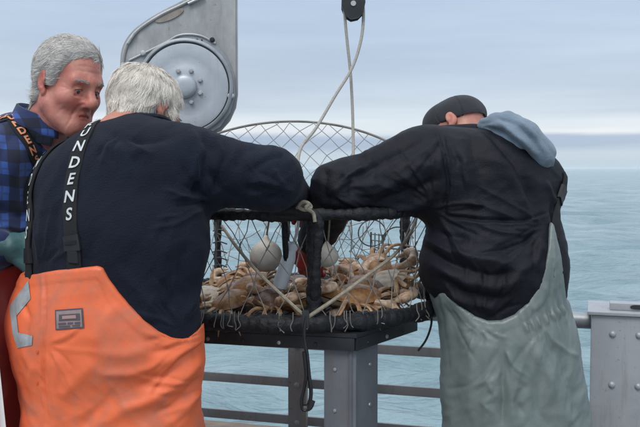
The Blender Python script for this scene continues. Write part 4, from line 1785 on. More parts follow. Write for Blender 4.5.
def boots(root, ankles, fwd, material):
    for a in ankles:
        a = np.asarray(a, float)
        f = nrm([fwd[0], fwd[1], 0])
        fn = union([rc(a + [0, 0, .10], a + [0, 0, .30], .060, .068), rc(a + [0, 0, .06] - f * .03, a + f * .15 + [0, 0, .045], .055, .045)], .05)
        g = inter(fn, lambda p: -(p[:, 2] - .003), .006)
        V, Q, n = surf(g, a + [-.27, -.27, -.02], a + [.27, .27, .40], .010)
        add_mesh('boot', V, Q, material, root)


M_glove_red = mat('red_rubber_glove', (.30, .018, .016), .45, var=.25, vscale=25, bump=.3, bscale=120)
M_glove_teal = mat('teal_rubber_glove', (.045, .125, .135), .5, var=.2, vscale=20, bump=.25, bscale=100)
M_boot = mat('brown_rubber_boot', (.05, .035, .025), .5, var=.2)
M_webbing = mat('black_webbing', (.007, .008, .010), .9, bump=.4, bscale=400)
M_letter = mat('white_lettering', (.62, .65, .66), .7, col2=(.42, .45, .47), vscale=60)
M_letter_o = mat('orange_lettering', (.62, .24, .12), .6)
M_buckle = mat('black_plastic_buckle', (.009, .010, .013), .55)

M_navy = mat('navy_sweatshirt', (.0052, .0085, .019), .9, var=.2, vscale=7, bump=.7, bscale=210, sheen=.03, spec=.25)
M_jacket = mat('black_nylon_jacket', (.0042, .0048, .0105), .64, var=.2, vscale=8, bump=.4, bscale=160, spec=.24)


def bib_mat(name, col, stain, stain_amt, rough, sc_=5.0):
    m = mat(name, col, rough, var=.07, vscale=3.0, bump=.25, bscale=55, bdist=.003, rvar=.08)
    t = m.node_tree
    L = t.links.new
    b = t.nodes['Principled BSDF']
    src = b.inputs['Base Color'].links[0].from_socket
    tc = N(t, 'ShaderNodeTexCoord')
    n = N(t, 'ShaderNodeTexNoise')
    n.inputs['Scale'].default_value = sc_
    n.inputs['Detail'].default_value = 9
    n.inputs['Roughness'].default_value = .68
    n.inputs['Distortion'].default_value = .8
    L(tc.outputs['Object'], n.inputs['Vector'])
    r = N(t, 'ShaderNodeMapRange')
    r.inputs['From Min'].default_value = .47
    r.inputs['From Max'].default_value = .78
    r.inputs['To Max'].default_value = stain_amt
    L(n.outputs['Fac'], r.inputs['Value'])
    mx = N(t, 'ShaderNodeMix', data_type='RGBA')
    L(r.outputs[0], mx.inputs['Factor'])
    L(src, mx.inputs['A'])
    mx.inputs['B'].default_value = (*stain, 1)
    L(mx.outputs['Result'], b.inputs['Base Color'])
    return m


M_orange = bib_mat('orange_oilskin', (.78, .148, .050), (.30, .16, .125), .9, .52)
M_green = bib_mat('grey_green_oilskin', (.140, .172, .166), (.21, .242, .238), .7, .42, 8.0)
M_red = bib_mat('red_oilskin', (.38, .026, .020), (.20, .03, .02), .6, .5)
M_tape = mat('grey_reflective_tape', (.30, .33, .35), .45, var=.25, vscale=30, bump=.3)
M_patch = mat('grey_patch', (.27, .20, .20), .7, var=.15, vscale=40)
M_patch_d = mat('patch_print', (.085, .07, .085), .7)
M_patch_l = mat('patch_light_print', (.36, .22, .21), .7)
M_stitch = mat('orange_seam', (.66, .11, .035), .6)

wx = np.array([1.0, 0, 0])


# ---- man in the navy sweatshirt and orange overalls
def build_orange():
    root = empty('person', (-.54, 2.40, 0), 'white haired man bending over the pot in navy sweatshirt and orange bib overalls', 'person')
    wd = nrm([.85, -.25, 0])
    sh_l, sh_r = P(79, 190, 2.36), P(188, 168, 2.38)
    trunk = union([
        ecap(P(112, 445, 2.38), P(105, 328, 2.38), wd, (.228, .165), (.245, .172)),
        ecap(P(105, 328, 2.38), P(120, 235, 2.37), wd, (.245, .172), (.230, .175)),
        ecap(P(120, 235, 2.37), P(128, 182, 2.38), wd, (.232, .175), (.205, .165))], .07)
    upper = union([rc(sh_l, sh_r, .098, .098), el(P(146, 171, 2.37), (.15, .135, .112)),
                   rc(P(138, 146, 2.42), P(142, 128, 2.46), .062, .056)], .07)
    elb_r = P(270, 178, 2.40)
    wr_r = P(298, 199, 2.76)
    arm_r = union([rc(sh_r, elb_r, .098, .083), rc(elb_r, wr_r, .080, .050)], .03)
    elb_l, wr_l = P(105, 252, 2.62), P(150, 262, 2.82)
    arm_l = union([rc(sh_l, elb_l, .095, .078), rc(elb_l, wr_l, .074, .048)], .03)
    body = union([trunk, upper, arm_r, arm_l], .055)
    hem = lambda p: -(p[:, 2] - P(110, 400, 2.3)[2])
    F_ = folds(pulls(210, 208, 150, 280, 12, 22, 55, 2.6, 3.6, 1) + pulls(286, 190, 140, 250, 11, 18, 44, 2.4, 3.4, 2) + pulls(180, 334, 200, 300, 12, 25, 70, 2.8, 3.2, 3) + pulls(118, 130, 20, 150, 8, 20, 45, 3, 2.4, 4) + pulls(40, 268, 250, 330, 7, 20, 50, 2.8, 2.6, 5) + [([(196, 128), (206, 150), (200, 178), (190, 200)], 5, -9), ([(206, 128), (216, 152), (212, 180)], 5, 5), ([(186, 130), (194, 156), (188, 186)], 6, 5),
                ([(232, 206), (216, 190), (206, 168)], 6, -7), ([(240, 212), (224, 200), (212, 188)], 5, 5),
                ([(222, 232), (205, 214), (192, 186), (176, 160)], 7, -6), ([(216, 240), (196, 224), (180, 200)], 7, 5),
                ([(290, 200), (262, 196), (240, 188)], 5, -5), ([(296, 192), (272, 186), (252, 176)], 5, 4),
                ([(280, 152), (262, 160), (248, 172)], 5, -4), ([(250, 142), (238, 156), (230, 172)], 6, -4),
                ([(96, 130), (120, 140), (150, 142), (172, 136)], 6, -4), ([(90, 140), (118, 152), (150, 154)], 7, 3),
                ([(188, 240), (178, 280), (166, 320)], 7, -6), ([(200, 236), (194, 280), (188, 322)], 7, 5), ([(172, 236), (160, 280), (150, 312)], 8, 4),
                ([(120, 266), (142, 290), (165, 318)], 8, 5), ([(60, 205), (52, 240), (48, 268)], 8, -4), ([(40, 200), (36, 235), (38, 266)], 7, 4),
                ([(100, 225), (96, 250), (92, 264)], 7, -3)], 2.22)

    def disp(V, n):
        d = 1.4 * F_(V, n)
        d += crumple(V, .0028, [((.6, 0, .8), 9), ((.8, 0, -.6), 22), ((0, 1, 0), 9)], 31)
        d += crumple(V, .0022, [((1, 0, .15), 26), ((-.15, 0, 1), 10), ((0, 1, 0), 12)], 35) * np.clip((V[:, 0] + .42) * 8, 0, 1)
        return d + vnoise(V * 7, 8) * .004
    shirt = garment('sweatshirt', inter(body, hem, .02), (-1.05, 2.05, .74), (.22, 3.02, 1.66), .0046, M_navy, root, disp)
    # knitted collar
    c = P(140, 129, 2.445)
    R = head_frame((.25, .75, -.35), (-.05, .45, .9))
    ring_ = []
    for a in np.linspace(0, 2 * math.pi, 40):
        ring_.append(c + R @ np.array([.082 * math.cos(a), .068 * math.sin(a), -.004 + .010 * math.cos(a) ** 2]))
    MB().tube(ring_, .0125, 10, squash=.75).build('collar', M_navy, root)
    # overalls
    legs = union([rc(P(80, 470, 2.36), P(70, 0, 1) * 0 + np.array([-.64, 2.36, .12]), .125, .095),
                  rc(P(150, 470, 2.40), np.array([-.44, 2.42, .12]), .125, .095)], .05)
    bb = union([trunk, legs], .09)
    nl = neckline([(-60, 290), (0, 280), (10, 281), (22, 277), (60, 270), (102, 264.5), (107, 266), (113, 277), (122, 290), (133, 303), (146, 317), (160, 329), (172, 336), (184, 339.5), (193, 336),
                   (200, 326), (205, 310), (209, 292), (214, 276), (240, 268), (300, 268)], 2.23)
    nf = union([offset(bb, .014)], .01)
    hemf = lambda p: nl(p)

    def bibf(p):
        e = nl(p)
        d = bb(p) - .008 - .009 * np.clip(-e / .06, 0, 1) - .0022 * np.clip((e + .030) / .006, 0, 1) * np.clip(-e / .002, 0, 1)
        d = smax(d, e, .004)
        return smax(d, -(p[:, 2] - .10), .01)
    F2 = folds(pulls(205, 345, 120, 200, 10, 25, 75, 2.6, 3.4, 31) + pulls(45, 345, -30, 80, 7, 20, 55, 2.6, 2.6, 32) + pulls(205, 400, 150, 215, 8, 25, 70, 2.6, 3.2, 33) + [([(200, 345), (165, 362), (130, 372), (100, 372)], 7, 7), ([(202, 356), (170, 374), (140, 384)], 6, -8), ([(203, 368), (170, 388), (140, 402), (110, 410)], 7, 8), ([(203, 384), (176, 402), (150, 418)], 6, -7),
                ([(204, 400), (180, 414), (160, 430)], 7, 6), ([(100, 360), (80, 376), (62, 400)], 9, 6), ([(120, 392), (100, 404), (80, 430)], 8, -6),
                ([(60, 350), (56, 385), (54, 430)], 8, 5), ([(12, 300), (22, 320), (18, 345)], 5, -6), ([(14, 352), (26, 372), (22, 400)], 6, 5),
                ([(42, 274), (43, 320), (41, 380), (42, 430)], 1.6, -4), ([(39, 274), (40, 320), (38, 380), (39, 430)], 1.6, 2.5),
                ([(150, 345), (128, 352), (100, 350)], 9, 5), ([(120, 300), (105, 320), (95, 345)], 10, 4), ([(190, 346), (170, 352), (150, 350)], 4, -4)], 2.20)

    def disp2(V, n):
        d = F2(V, n)
        lowf = np.clip((P(0, 335, 2.2)[2] - V[:, 2]) * 7, 0.25, 1)
        d += crumple(V, .0050, [((.85, 0, .5), 5), ((-.5, 0, .85), 14), ((0, 1, 0), 6)], 51) * lowf
        d += crumple(V, .0022, [((.7, 0, -.7), 12), ((.7, 0, .7), 26), ((0, 1, 0), 10)], 57) * lowf
        return d + vnoise(V * 6, 12) * .005
    bib = garment('bib_overalls', bibf, (-.92, 2.10, 0.08), (-.12, 2.72, 1.34), .0052, M_orange, root, disp2)
    bv = bvh_of(bib)
    # grey tape patch and printed label
    for q in ([(29, 281), (31, 299), (17, 316), (10, 307)], [(10, 308), (17, 316), (19, 334), (13, 332)], [(13, 333), (19, 333), (33, 336.5), (32.5, 345), (18, 348)]):
        decal('reflective_tape', bv, q, 2.2, M_tape, bib)
    decal('patch_border', bv, [(55.5, 310.5), (83, 308.5), (84.5, 328), (56, 330)], 2.2, M_patch_d, bib, lift=.0022, th=.0015)
    decal('patch', bv, [(57, 311.8), (81.8, 310), (83, 326.8), (57.4, 328.8)], 2.2, M_patch, bib, lift=.0034, th=.001)
    decal('patch_print', bv, [(60, 315), (80.5, 313.6), (80.8, 320), (60, 321.2)], 2.2, M_patch_d, bib, lift=.0046, th=.0008, seg=2)
    decal('patch_word', bv, [(63.5, 316.2), (77, 315.2), (77.2, 318.2), (63.5, 319.2)], 2.2, M_patch_l, bib, lift=.0058, th=.0008, seg=2)
    for k, (x0, x1, y) in enumerate(((59.5, 67, 323.3), (68.5, 74, 322.8), (75.5, 81, 322.4), (60, 71, 326), (73, 80.5, 325.2))):
        decal('patch_print', bv, [(x0, y), (x1, y - .5), (x1, y + 1.1), (x0, y + 1.6)], 2.2, M_patch_d, bib, lift=.0046, th=.0008, seg=1)
    for yy in (352, 383):
        decal('snap', bv, [(8 + 3.4 * math.cos(a) + 30, yy + 3.4 * math.sin(a)) for a in np.linspace(0, 6.28, 10, endpoint=False)] if False else
              [(37.5 + 1.3 * math.cos(a), yy + 1.3 * math.sin(a)) for a in np.linspace(0, 6.28, 8, endpoint=False)], 2.2, M_stitch, bib, lift=.003, th=.002, seg=1)
    # suspenders
    sv = bvh_of(shirt)
    s1 = Strap(sv, [(110, 128, -2.46), (98, 128, -2.38), (88, 133, -2.30), (84, 139, 2.28), (77, 158, 2.25), (72.5, 180, 2.23), (70.5, 205, 2.22), (71, 228, 2.21), (74, 252, 2.21), (75, 272, 2.21)], .040)
    b1 = s1.band('suspender', M_webbing, bib)
    # find the strap length at a photo height
    zu = lambda st, x, y, d: st.u[np.argmin(np.linalg.norm(st.p - P(x, y, d), axis=1))]
    sgn = 1 if s1.s[len(s1.s) // 2][0] > 0 else -1
    uS = zu(s1, 70.5, 217, 2.22)
    pit = .0455
    s1.text('GRUNDENS', uS - 7 * pit, .034, pit, M_letter, b1, flip=sgn)
    ub = zu(s1, 72, 240, 2.21)
    s1.band('buckle', M_buckle, bib, ub - .012, ub + .026, .047, .0075, .005)
    s1.band('buckle_bar', M_webbing, bib, ub + .002, ub + .010, .036, .0115, .003)
    s1.band('buckle_tongue', M_buckle, bib, ub + .024, ub + .055, .030, .007, .005)
    s2 = Strap(sv, [(98, 140, -2.50), (82, 142, -2.44), (64, 151.5, -2.375), (53, 162.5, -2.34), (44, 177.5, -2.315), (37, 196, -2.305), (32, 215, -2.295), (28.5, 240, -2.29), (26, 262, -2.285), (25.5, 284, -2.28)], .040, lift=.006)
    b2 = s2.band('suspender', M_webbing, bib)
    sgn = 1 if s2.s[len(s2.s) // 2] @ np.array([.5, -.8, 0]) > 0 else -1
    uS = zu(s2, 27, 232, 2.36)
    s2.text('GRUNDENS', uS - 7 * pit, .034, pit, M_letter, b2, flip=sgn)
    ub = zu(s2, 25, 252, 2.35)
    s2.band('buckle', M_buckle, bib, ub - .012, ub + .026, .047, .0075, .005)
    # gloves and boots
    glove(root, wr_r + nrm(wr_r - elb_r) * .03, wr_r - elb_r + np.array([0, .25, -.03]), (0, .2, 1), M_glove_red, .9, side=-1)
    glove(root, wr_l + nrm(wr_l - elb_l) * .03, wr_l - elb_l, (0, -.2, 1), M_glove_red, .8)
    boots(root, [(-.64, 2.36, 0), (-.44, 2.42, 0)], (.6, .8), M_boot)
    # head, turned away to the right and down
    R = head_frame((.56, .70, -.55), (.14, .42, .88))
    skin = skin_mat('fair_red_skin', (.56, .31, .225), (.50, .225, .165), (.40, .18, .135))
    hm = hair_mat('white_hair', (.58, .52, .45), (.95, .90, .83))

    def comb(p):
        crown = np.array([.01, -.045, .115])
        d = p - crown
        d[:, 2] -= .035
        d[:, 0] += .02 * vnoise(p * 18, 77)
        return d
    ctr = P(144, 113, 2.49)
    make_head(root, ctr, R, .98, ([(0, -.025, -.055), (0, -.052, -.12), (0, -.085, -.18)], [.060, .060, .066]), (skin, hm),
              [(-.14, -.046), (-.08, -.050), (-.045, -.048), (-.03, -.03), (-.012, .026), (.012, .016), (.028, -.012), (.04, .012), (.055, .055), (.08, .075), (.12, .09)],
              comb, .038, .0018, 22000, .013, 40)
    # spectacle arm at the temple
    T = lambda q: ctr + .98 * R @ np.asarray(q)
    gl = MB().tube([T(q) for q in spline([(.080, -.012, .026), (.080, .03, .012), (.078, .075, .008)], 5)], .0020, 6).build('spectacle_arm', M_cast, root)
    return root


build_orange()


# ---- man in the black jacket, cap and grey green overalls
def build_green():
    root = empty('person', (.56, 2.72, 0), 'man in black cap and jacket with grey green bib overalls leaning over the pot', 'person')
    wd = nrm([.9, .25, 0])
    sh_l, sh_r = P(424, 171, 2.72), P(528, 184, 2.82)
    trunk = union([
        ecap(P(520, 445, 2.74), P(509, 340, 2.74), wd, (.182, .150), (.176, .150)),
        ecap(P(509, 340, 2.74), P(497, 262, 2.73), wd, (.176, .150), (.205, .165)),
        ecap(P(497, 262, 2.73), P(489, 195, 2.75), wd, (.205, .165), (.208, .165))], .07)
    skirt = el(P(490, 268, 2.72), (.205, .165, .125))
    upper = union([rc(sh_l, sh_r, .118, .100), el(P(470, 172, 2.74), (.165, .14, .125))], .08)
    elb_l, wr_l = P(339, 188, 2.60), P(315, 240, 2.80)
    arm_l = union([rc(sh_l, elb_l, .120, .077), rc(elb_l, wr_l, .077, .054)], .03)
    elb_r, wr_r = P(528, 235, 3.06), P(478, 243, 3.12)
    arm_r = union([rc(sh_r, elb_r, .102, .082), rc(elb_r, wr_r, .078, .052)], .03)
    body = union([trunk, skirt, upper, arm_l, arm_r], .06)
    hem = lambda p: -(p[:, 2] - P(500, 345, 2.6)[2])
    F_ = folds(pulls(434, 208, -20, 70, 11, 25, 75, 2.6, 3.8, 11) + pulls(434, 205, 170, 262, 11, 25, 70, 2.6, 4.2, 12) + pulls(328, 196, -60, 25, 10, 18, 50, 2.4, 4.2, 13) + pulls(482, 322, 205, 335, 16, 22, 62, 2.6, 3.8, 14) + pulls(548, 226, 120, 215, 11, 25, 75, 2.6, 3.6, 15) + pulls(445, 132, 40, 150, 8, 25, 60, 3, 2.8, 16) + [([(438, 132), (444, 160), (447, 190), (446, 215)], 2.0, -5), ([(441, 132), (447, 160), (450, 190), (449, 215)], 2.2, 3),
                ([(446, 216), (480, 220), (520, 219), (552, 212)], 1.8, -4), ([(446, 219), (480, 223), (520, 222), (552, 215)], 2.0, 2.5),
                ([(428, 138), (400, 152), (370, 168), (345, 186)], 6, -7), ([(424, 130), (392, 140), (362, 155)], 6, 5),
                ([(436, 160), (405, 176), (372, 190), (344, 200)], 6, 7), ([(436, 178), (408, 192), (376, 202)], 5, -7), ([(436, 196), (410, 206), (380, 210)], 5, 6),
                ([(326, 166), (322, 185), (326, 204)], 5, -5), ([(345, 156), (352, 176), (350, 200)], 5, -5), ([(362, 146), (372, 168), (370, 192)], 5, 4),
                ([(426, 222), (446, 234), (470, 240)], 6, -7), ([(424, 236), (446, 250), (476, 258), (505, 262)], 6, 7), ([(428, 250), (452, 264), (482, 272), (515, 270)], 5, -8),
                ([(432, 264), (458, 278), (490, 284), (520, 276)], 6, 7), ([(438, 278), (462, 292), (490, 297), (516, 288)], 5, -7), ([(448, 292), (470, 304), (495, 306)], 5, 6),
                ([(540, 226), (520, 246), (495, 256)], 6, -7), ([(545, 240), (528, 262), (505, 276)], 6, 6),
                ([(485, 130), (505, 150), (525, 180), (538, 214)], 5, -7), ([(478, 134), (498, 156), (516, 186), (528, 214)], 7, 5),
                ([(556, 200), (560, 230), (562, 265)], 4, -6), ([(549, 180), (556, 196), (564, 205)], 4, 6),
                ([(460, 132), (466, 160), (468, 195)], 8, 4), ([(470, 136), (478, 170), (480, 208)], 7, -4)], 2.60)

    def disp(V, n):
        d = 1.5 * F_(V, n)
        d += crumple(V, .0040, [((.8, 0, -.5), 6), ((.5, 0, .8), 17), ((0, 1, 0), 7)], 61)
        d += crumple(V, .0020, [((1, 0, .2), 14), ((-.2, 0, 1), 28), ((0, 1, 0), 12)], 67)
        return d + vnoise(V * 6, 18) * .005
    jk = garment('jacket', inter(body, hem, .02), (-.08, 2.35, .84), (.95, 3.26, 1.62), .0046, M_jacket, root, disp)
    # collar standing at the nape
    MB().tube(spline([P(432, 131, 2.80), P(455, 129.5, 2.78), P(478, 129, 2.77), P(496, 134, 2.79)], 8), .020, 10, squash=.8).build('collar', M_jacket, root)
    # pale blue hood thrown over the shoulder
    M_hood = mat('blue_grey_fleece', (.145, .195, .25), .9, var=.12, vscale=8, bump=.5, bscale=120, sheen=.2)
    hf = union([chain([P(484, 124, 2.74), P(504, 126, 2.70), P(524, 138, 2.68), P(538, 154, 2.70), P(544, 163, 2.74)], [.018, .036, .045, .042, .028], .04),
                rc(P(512, 128, 2.78), P(540, 156, 2.80), .045, .036)], .05)
    HFd = folds([([(488, 121), (510, 126), (530, 142), (545, 160)], 4, 6), ([(490, 126), (508, 133), (526, 150), (540, 167)], 3, -13), ([(500, 117), (520, 124), (540, 145)], 3, -11), ([(496, 121), (516, 131), (536, 152)], 2.5, 6), ([(486, 122), (498, 122), (512, 130)], 2.5, -6), ([(520, 120), (534, 134), (548, 154)], 2.5, 7), ([(506, 134), (520, 146), (532, 162)], 4, 5)], 2.62)
    garment('hood', hf, (.44, 2.55, 1.34), (.78, 2.95, 1.66), .005, M_hood, root,
            lambda V, n: HFd(V, n) + crumple(V, .006, [((.75, 0, -.65), 7), ((.65, 0, .75), 30), ((0, 1, 0), 14)], 71))
    # overalls
    legs = union([rc(P(485, 470, 2.72), np.array([.52, 2.70, .12]), .115, .09), rc(P(545, 470, 2.76), np.array([.72, 2.80, .12]), .115, .09)], .05)
    flare = ecap(P(521, 450, 2.74), P(512, 385, 2.74), wd, (.196, .155), (.182, .150))
    bb = union([trunk, legs, flare], .08)
    nl = neckline([(380, 262), (425, 268), (436, 282), (445, 291), (458, 304), (472, 314), (484, 318.5), (497, 318), (510, 312), (522, 301), (532, 286), (539, 268), (544, 248), (548, 228), (550, 222),
                   (553, 224), (558, 246), (563, 276), (568, 298), (580, 310), (640, 315)], 2.63)
    wb0, wb1 = P(505, 331, 2.6)[[0, 2]], P(575, 308, 2.6)[[0, 2]]

    def bibf(p):
        e = nl(p)
        d = bb(p) - .009 - .013 * np.clip(-e / .07, 0, 1) - .002 * np.clip((e + .028) / .006, 0, 1) * np.clip(-e / .002, 0, 1)
        d = smax(d, e, .004)
        return smax(d, -(p[:, 2] - .10), .01)
    F2 = folds(pulls(540, 322, 60, 130, 12, 25, 80, 2.4, 3.4, 21) + pulls(500, 340, 70, 110, 8, 25, 85, 2.4, 3.4, 22) + pulls(440, 290, 40, 100, 8, 25, 90, 2.4, 3.0, 23) + pulls(480, 322, 40, 150, 9, 12, 40, 2.2, 2.6, 24) + [([(500, 330), (498, 360), (503, 395), (500, 430)], 5, -6), ([(508, 345), (510, 380), (514, 430)], 6, 6), ([(488, 335), (484, 370), (486, 430)], 7, 5),
                ([(516, 340), (524, 372), (534, 400), (548, 430)], 6, -7), ([(530, 338), (542, 368), (556, 398), (566, 430)], 7, 7), ([(548, 334), (560, 362), (574, 396), (582, 430)], 6, -6),
                ([(452, 320), (458, 350), (456, 385), (462, 430)], 7, -6), ([(464, 322), (472, 350), (470, 390), (474, 430)], 7, 6), ([(444, 300), (450, 318), (448, 345)], 5, 4),
                ([(498, 372), (488, 380), (494, 392), (484, 402), (496, 415)], 4, 5), ([(512, 376), (522, 386), (514, 398), (524, 412)], 4, -5),
                ([(556, 262), (552, 285), (556, 310)], 5, -4), ([(545, 280), (540, 298), (530, 310)], 5, 4)], 2.58)

    def disp2(V, n):
        d = F2(V, n)
        lowf = np.clip((P(0, 325, 2.6)[2] - V[:, 2]) * 8, .3, 1)
        d += crumple(V, .0045, [((.25, 0, 1), 4.5), ((1, 0, -.25), 17), ((0, 1, 0), 8)], 81) * lowf
        d += crumple(V, .0022, [((.7, 0, .7), 14), ((.7, 0, -.7), 26), ((0, 1, 0), 10)], 87) * lowf
        # gathered elastic at the waist
        q = V[:, [0, 2]]
        s, u = seg_dist(q, [wb0, wb1])
        band = np.exp(-(s / .013) ** 4) * np.clip(-n[:, 1] * 2 + .4, 0, 1)
        ends = np.clip(np.minimum(u - .12, 1 - u) * 9, 0, 1)
        wv_ = np.sin(u * 60 + .9 * np.sin(u * 17))
        d += ends * (band * (.0022 + .0030 * wv_) + .0034 * wv_ * np.exp(-(s / .045) ** 2) * np.clip(-n[:, 1] * 2 + .4, 0, 1))
        return d + vnoise(V * 6, 22) * .005
    bib = garment('bib_overalls', bibf, (.26, 2.44, .08), (.98, 3.06, 1.28), .005, M_green, root, disp2)
    jv = bvh_of(jk)
    s1 = Strap(jv, [(547, 240, -2.66), (550, 222, -2.68), (552, 205, -2.70), (551, 190, -2.74), (548, 178, -2.78)], .032, lift=.005)
    s1.band('suspender', M_webbing, bib)
    s1.band('buckle', M_buckle, bib, s1.u[-1] * .55, s1.u[-1] * .78, .042, .009, .006)
    glove(root, wr_l + nrm(wr_l - elb_l) * .03, np.array([-.10, .30, -.9]), (-.3, -.8, -.2), M_glove_red, .75)
    glove(root, wr_r + nrm(wr_r - elb_r) * .03, wr_r - elb_r, (0, -.3, 1), M_glove_red, .9)
    boots(root, [(.52, 2.70, 0), (.72, 2.80, 0)], (-.5, .86), M_boot)
    # head bowed away to the left
    R = head_frame((-.84, .30, -.45), (-.34, .60, .72))
    skin = skin_mat('ruddy_skin', (.52, .29, .21), (.47, .21, .155), (.36, .165, .125))
    hm = hair_mat('short_grey_brown_hair', (.05, .04, .035), (.22, .19, .165))
    ctr = P(457, 131, 3.04)
    comb = lambda p: np.stack([p[:, 0] * .2, -np.ones(len(p)), -np.ones(len(p)) * .8], 1)
    make_head(root, ctr, R, 1.0, ([(0, -.025, -.055), (0, -.055, -.12), (0, -.07, -.19)], [.060, .060, .066]), (skin, hm),
              [(-.14, -.045), (-.06, -.05), (-.03, -.03), (-.012, .026), (.012, .010), (.028, -.005), (.04, .02), (.06, .075), (.12, .09)],
              comb, .006, .0012, 2500, .0012, 44, hair=False)
    # baseball cap
    cap_el = union([el((0, -.012, .034), (.083, .106, .087)), el((0, .035, .050), (.074, .074, .070))], .015)
    cut = lambda p: -(p[:, 2] - (.006 + .15 * p[:, 1]))
    inner = el((0, -.012, .030), (.073, .096, .083))
    crownf = lambda p: smax(smax(cap_el(p), cut(p), .003), -inner(p), .003)
    V, Q, n = surf(crownf, (-.11, -.14, .0), (.11, .13, .15), .003)
    ang = np.arctan2(V[:, 0], V[:, 1] + .012)
    seam = np.exp(-((np.mod(ang + math.pi / 6, math.pi / 3) - math.pi / 6) / .03) ** 2)
    V = V + n * ((-.0030 * seam + vnoise(V * 30, 3) * .0012 ) * 1.0)[:, None]
    M_cap = mat('black_cotton_cap', (.016, .018, .024), .85, var=.2, vscale=12, bump=.5, bscale=300, sheen=.1)
    cap = add_mesh('cap', ctr + V @ R.T, Q, M_cap, root)
    # curved peak
    V, Fs = [], []
    for i in range(13):
        a = math.radians(-68 + 136 * i / 12)
        for j in range(6):
            k = j / 5
            x = math.sin(a) * (.074 + .010 * k)
            y = math.cos(a) * .085 + .010 + .068 * k * math.cos(a) ** .8
            V.append((x, y, .030 - .012 * k - 2.2 * x * x))
    for i in range(12):
        for j in range(5):
            Fs.append((i * 6 + j, i * 6 + j + 1, i * 6 + j + 7, i * 6 + j + 6))
    k = len(V)
    V += [(x, y, z - .004) for x, y, z in V]
    Fs += [tuple(q + k for q in f[::-1]) for f in Fs]
    for i in range(12):
        Fs.append((i * 6 + 5, i * 6 + 11, i * 6 + 11 + k, i * 6 + 5 + k))
    MB().raw(ctr + np.array(V) @ R.T, Fs).build('peak', M_cap, cap)
    MB().lathe([(.008, 0), (.007, .003), (.001, .005)], ctr + R @ np.array([0, -.004, .127]), R @ np.array([0, 0, 1.0]), 12).build('button', M_cap, cap)
    return root


build_green()


# ---- man in the blue plaid shirt
def plaid():
    m = bpy.data.materials.new('blue_plaid_flannel')
    m.use_nodes = True
    t = m.node_tree
    L = t.links.new
    b = t.nodes['Principled BSDF']
    b.inputs['Roughness'].default_value = .9
    b.inputs['Sheen Weight'].default_value = .15
    tc = N(t, 'ShaderNodeTexCoord')

    def mth(op, a, c=None, d=None):
        n = N(t, 'ShaderNodeMath', operation=op)
        for i, q in enumerate((a, c, d)):
            if q is None:
                continue
            if isinstance(q, (int, float)):
                n.inputs[i].default_value = q
            else:
                L(q, n.inputs[i])
        return n.outputs[0]

    at = N(t, 'ShaderNodeAttribute', attribute_name='weave')
    sp = N(t, 'ShaderNodeSeparateXYZ')
    L(at.outputs['Vector'], sp.inputs[0])
    nz = N(t, 'ShaderNodeTexNoise')
    nz.inputs['Scale'].default_value = 12
    L(tc.outputs['Object'], nz.inputs['Vector'])

    def bands(s):
        # broad dark band and a narrow line in every repeat
        w = mth('FRACT', mth('ADD', mth('MULTIPLY', s, 14.0), mth('MULTIPLY', nz.outputs['Fac'], .25)))
        broad = mth('SMOOTH_MIN', mth('GREATER_THAN', w, .52), 1.0, .01)
        thin = mth('MULTIPLY', mth('GREATER_THAN', w, .20), mth('LESS_THAN', w, .28))
        return broad, thin
    b1, t1 = bands(sp.outputs[0])
    b2, t2 = bands(sp.outputs[1])
    dark = mth('MULTIPLY', mth('ADD', b1, b2), .5)
    ramp = N(t, 'ShaderNodeValToRGB')
    L(dark, ramp.inputs[0])
    e = ramp.color_ramp.elements
    e[0].position, e[0].color = 0, (.030, .080, .29, 1)
    e[1].position, e[1].color = 1, (.006, .009, .026, 1)
    k = e.new(.5)
    k.color = (.010, .022, .085, 1)
    mx = N(t, 'ShaderNodeMix', data_type='RGBA')
    L(mth('MULTIPLY', mth('MAXIMUM', t1, t2), .45), mx.inputs['Factor'])
    L(ramp.outputs[0], mx.inputs['A'])
    mx.inputs['B'].default_value = (.010, .018, .06, 1)
    L(mx.outputs['Result'], b.inputs['Base Color'])
    return m


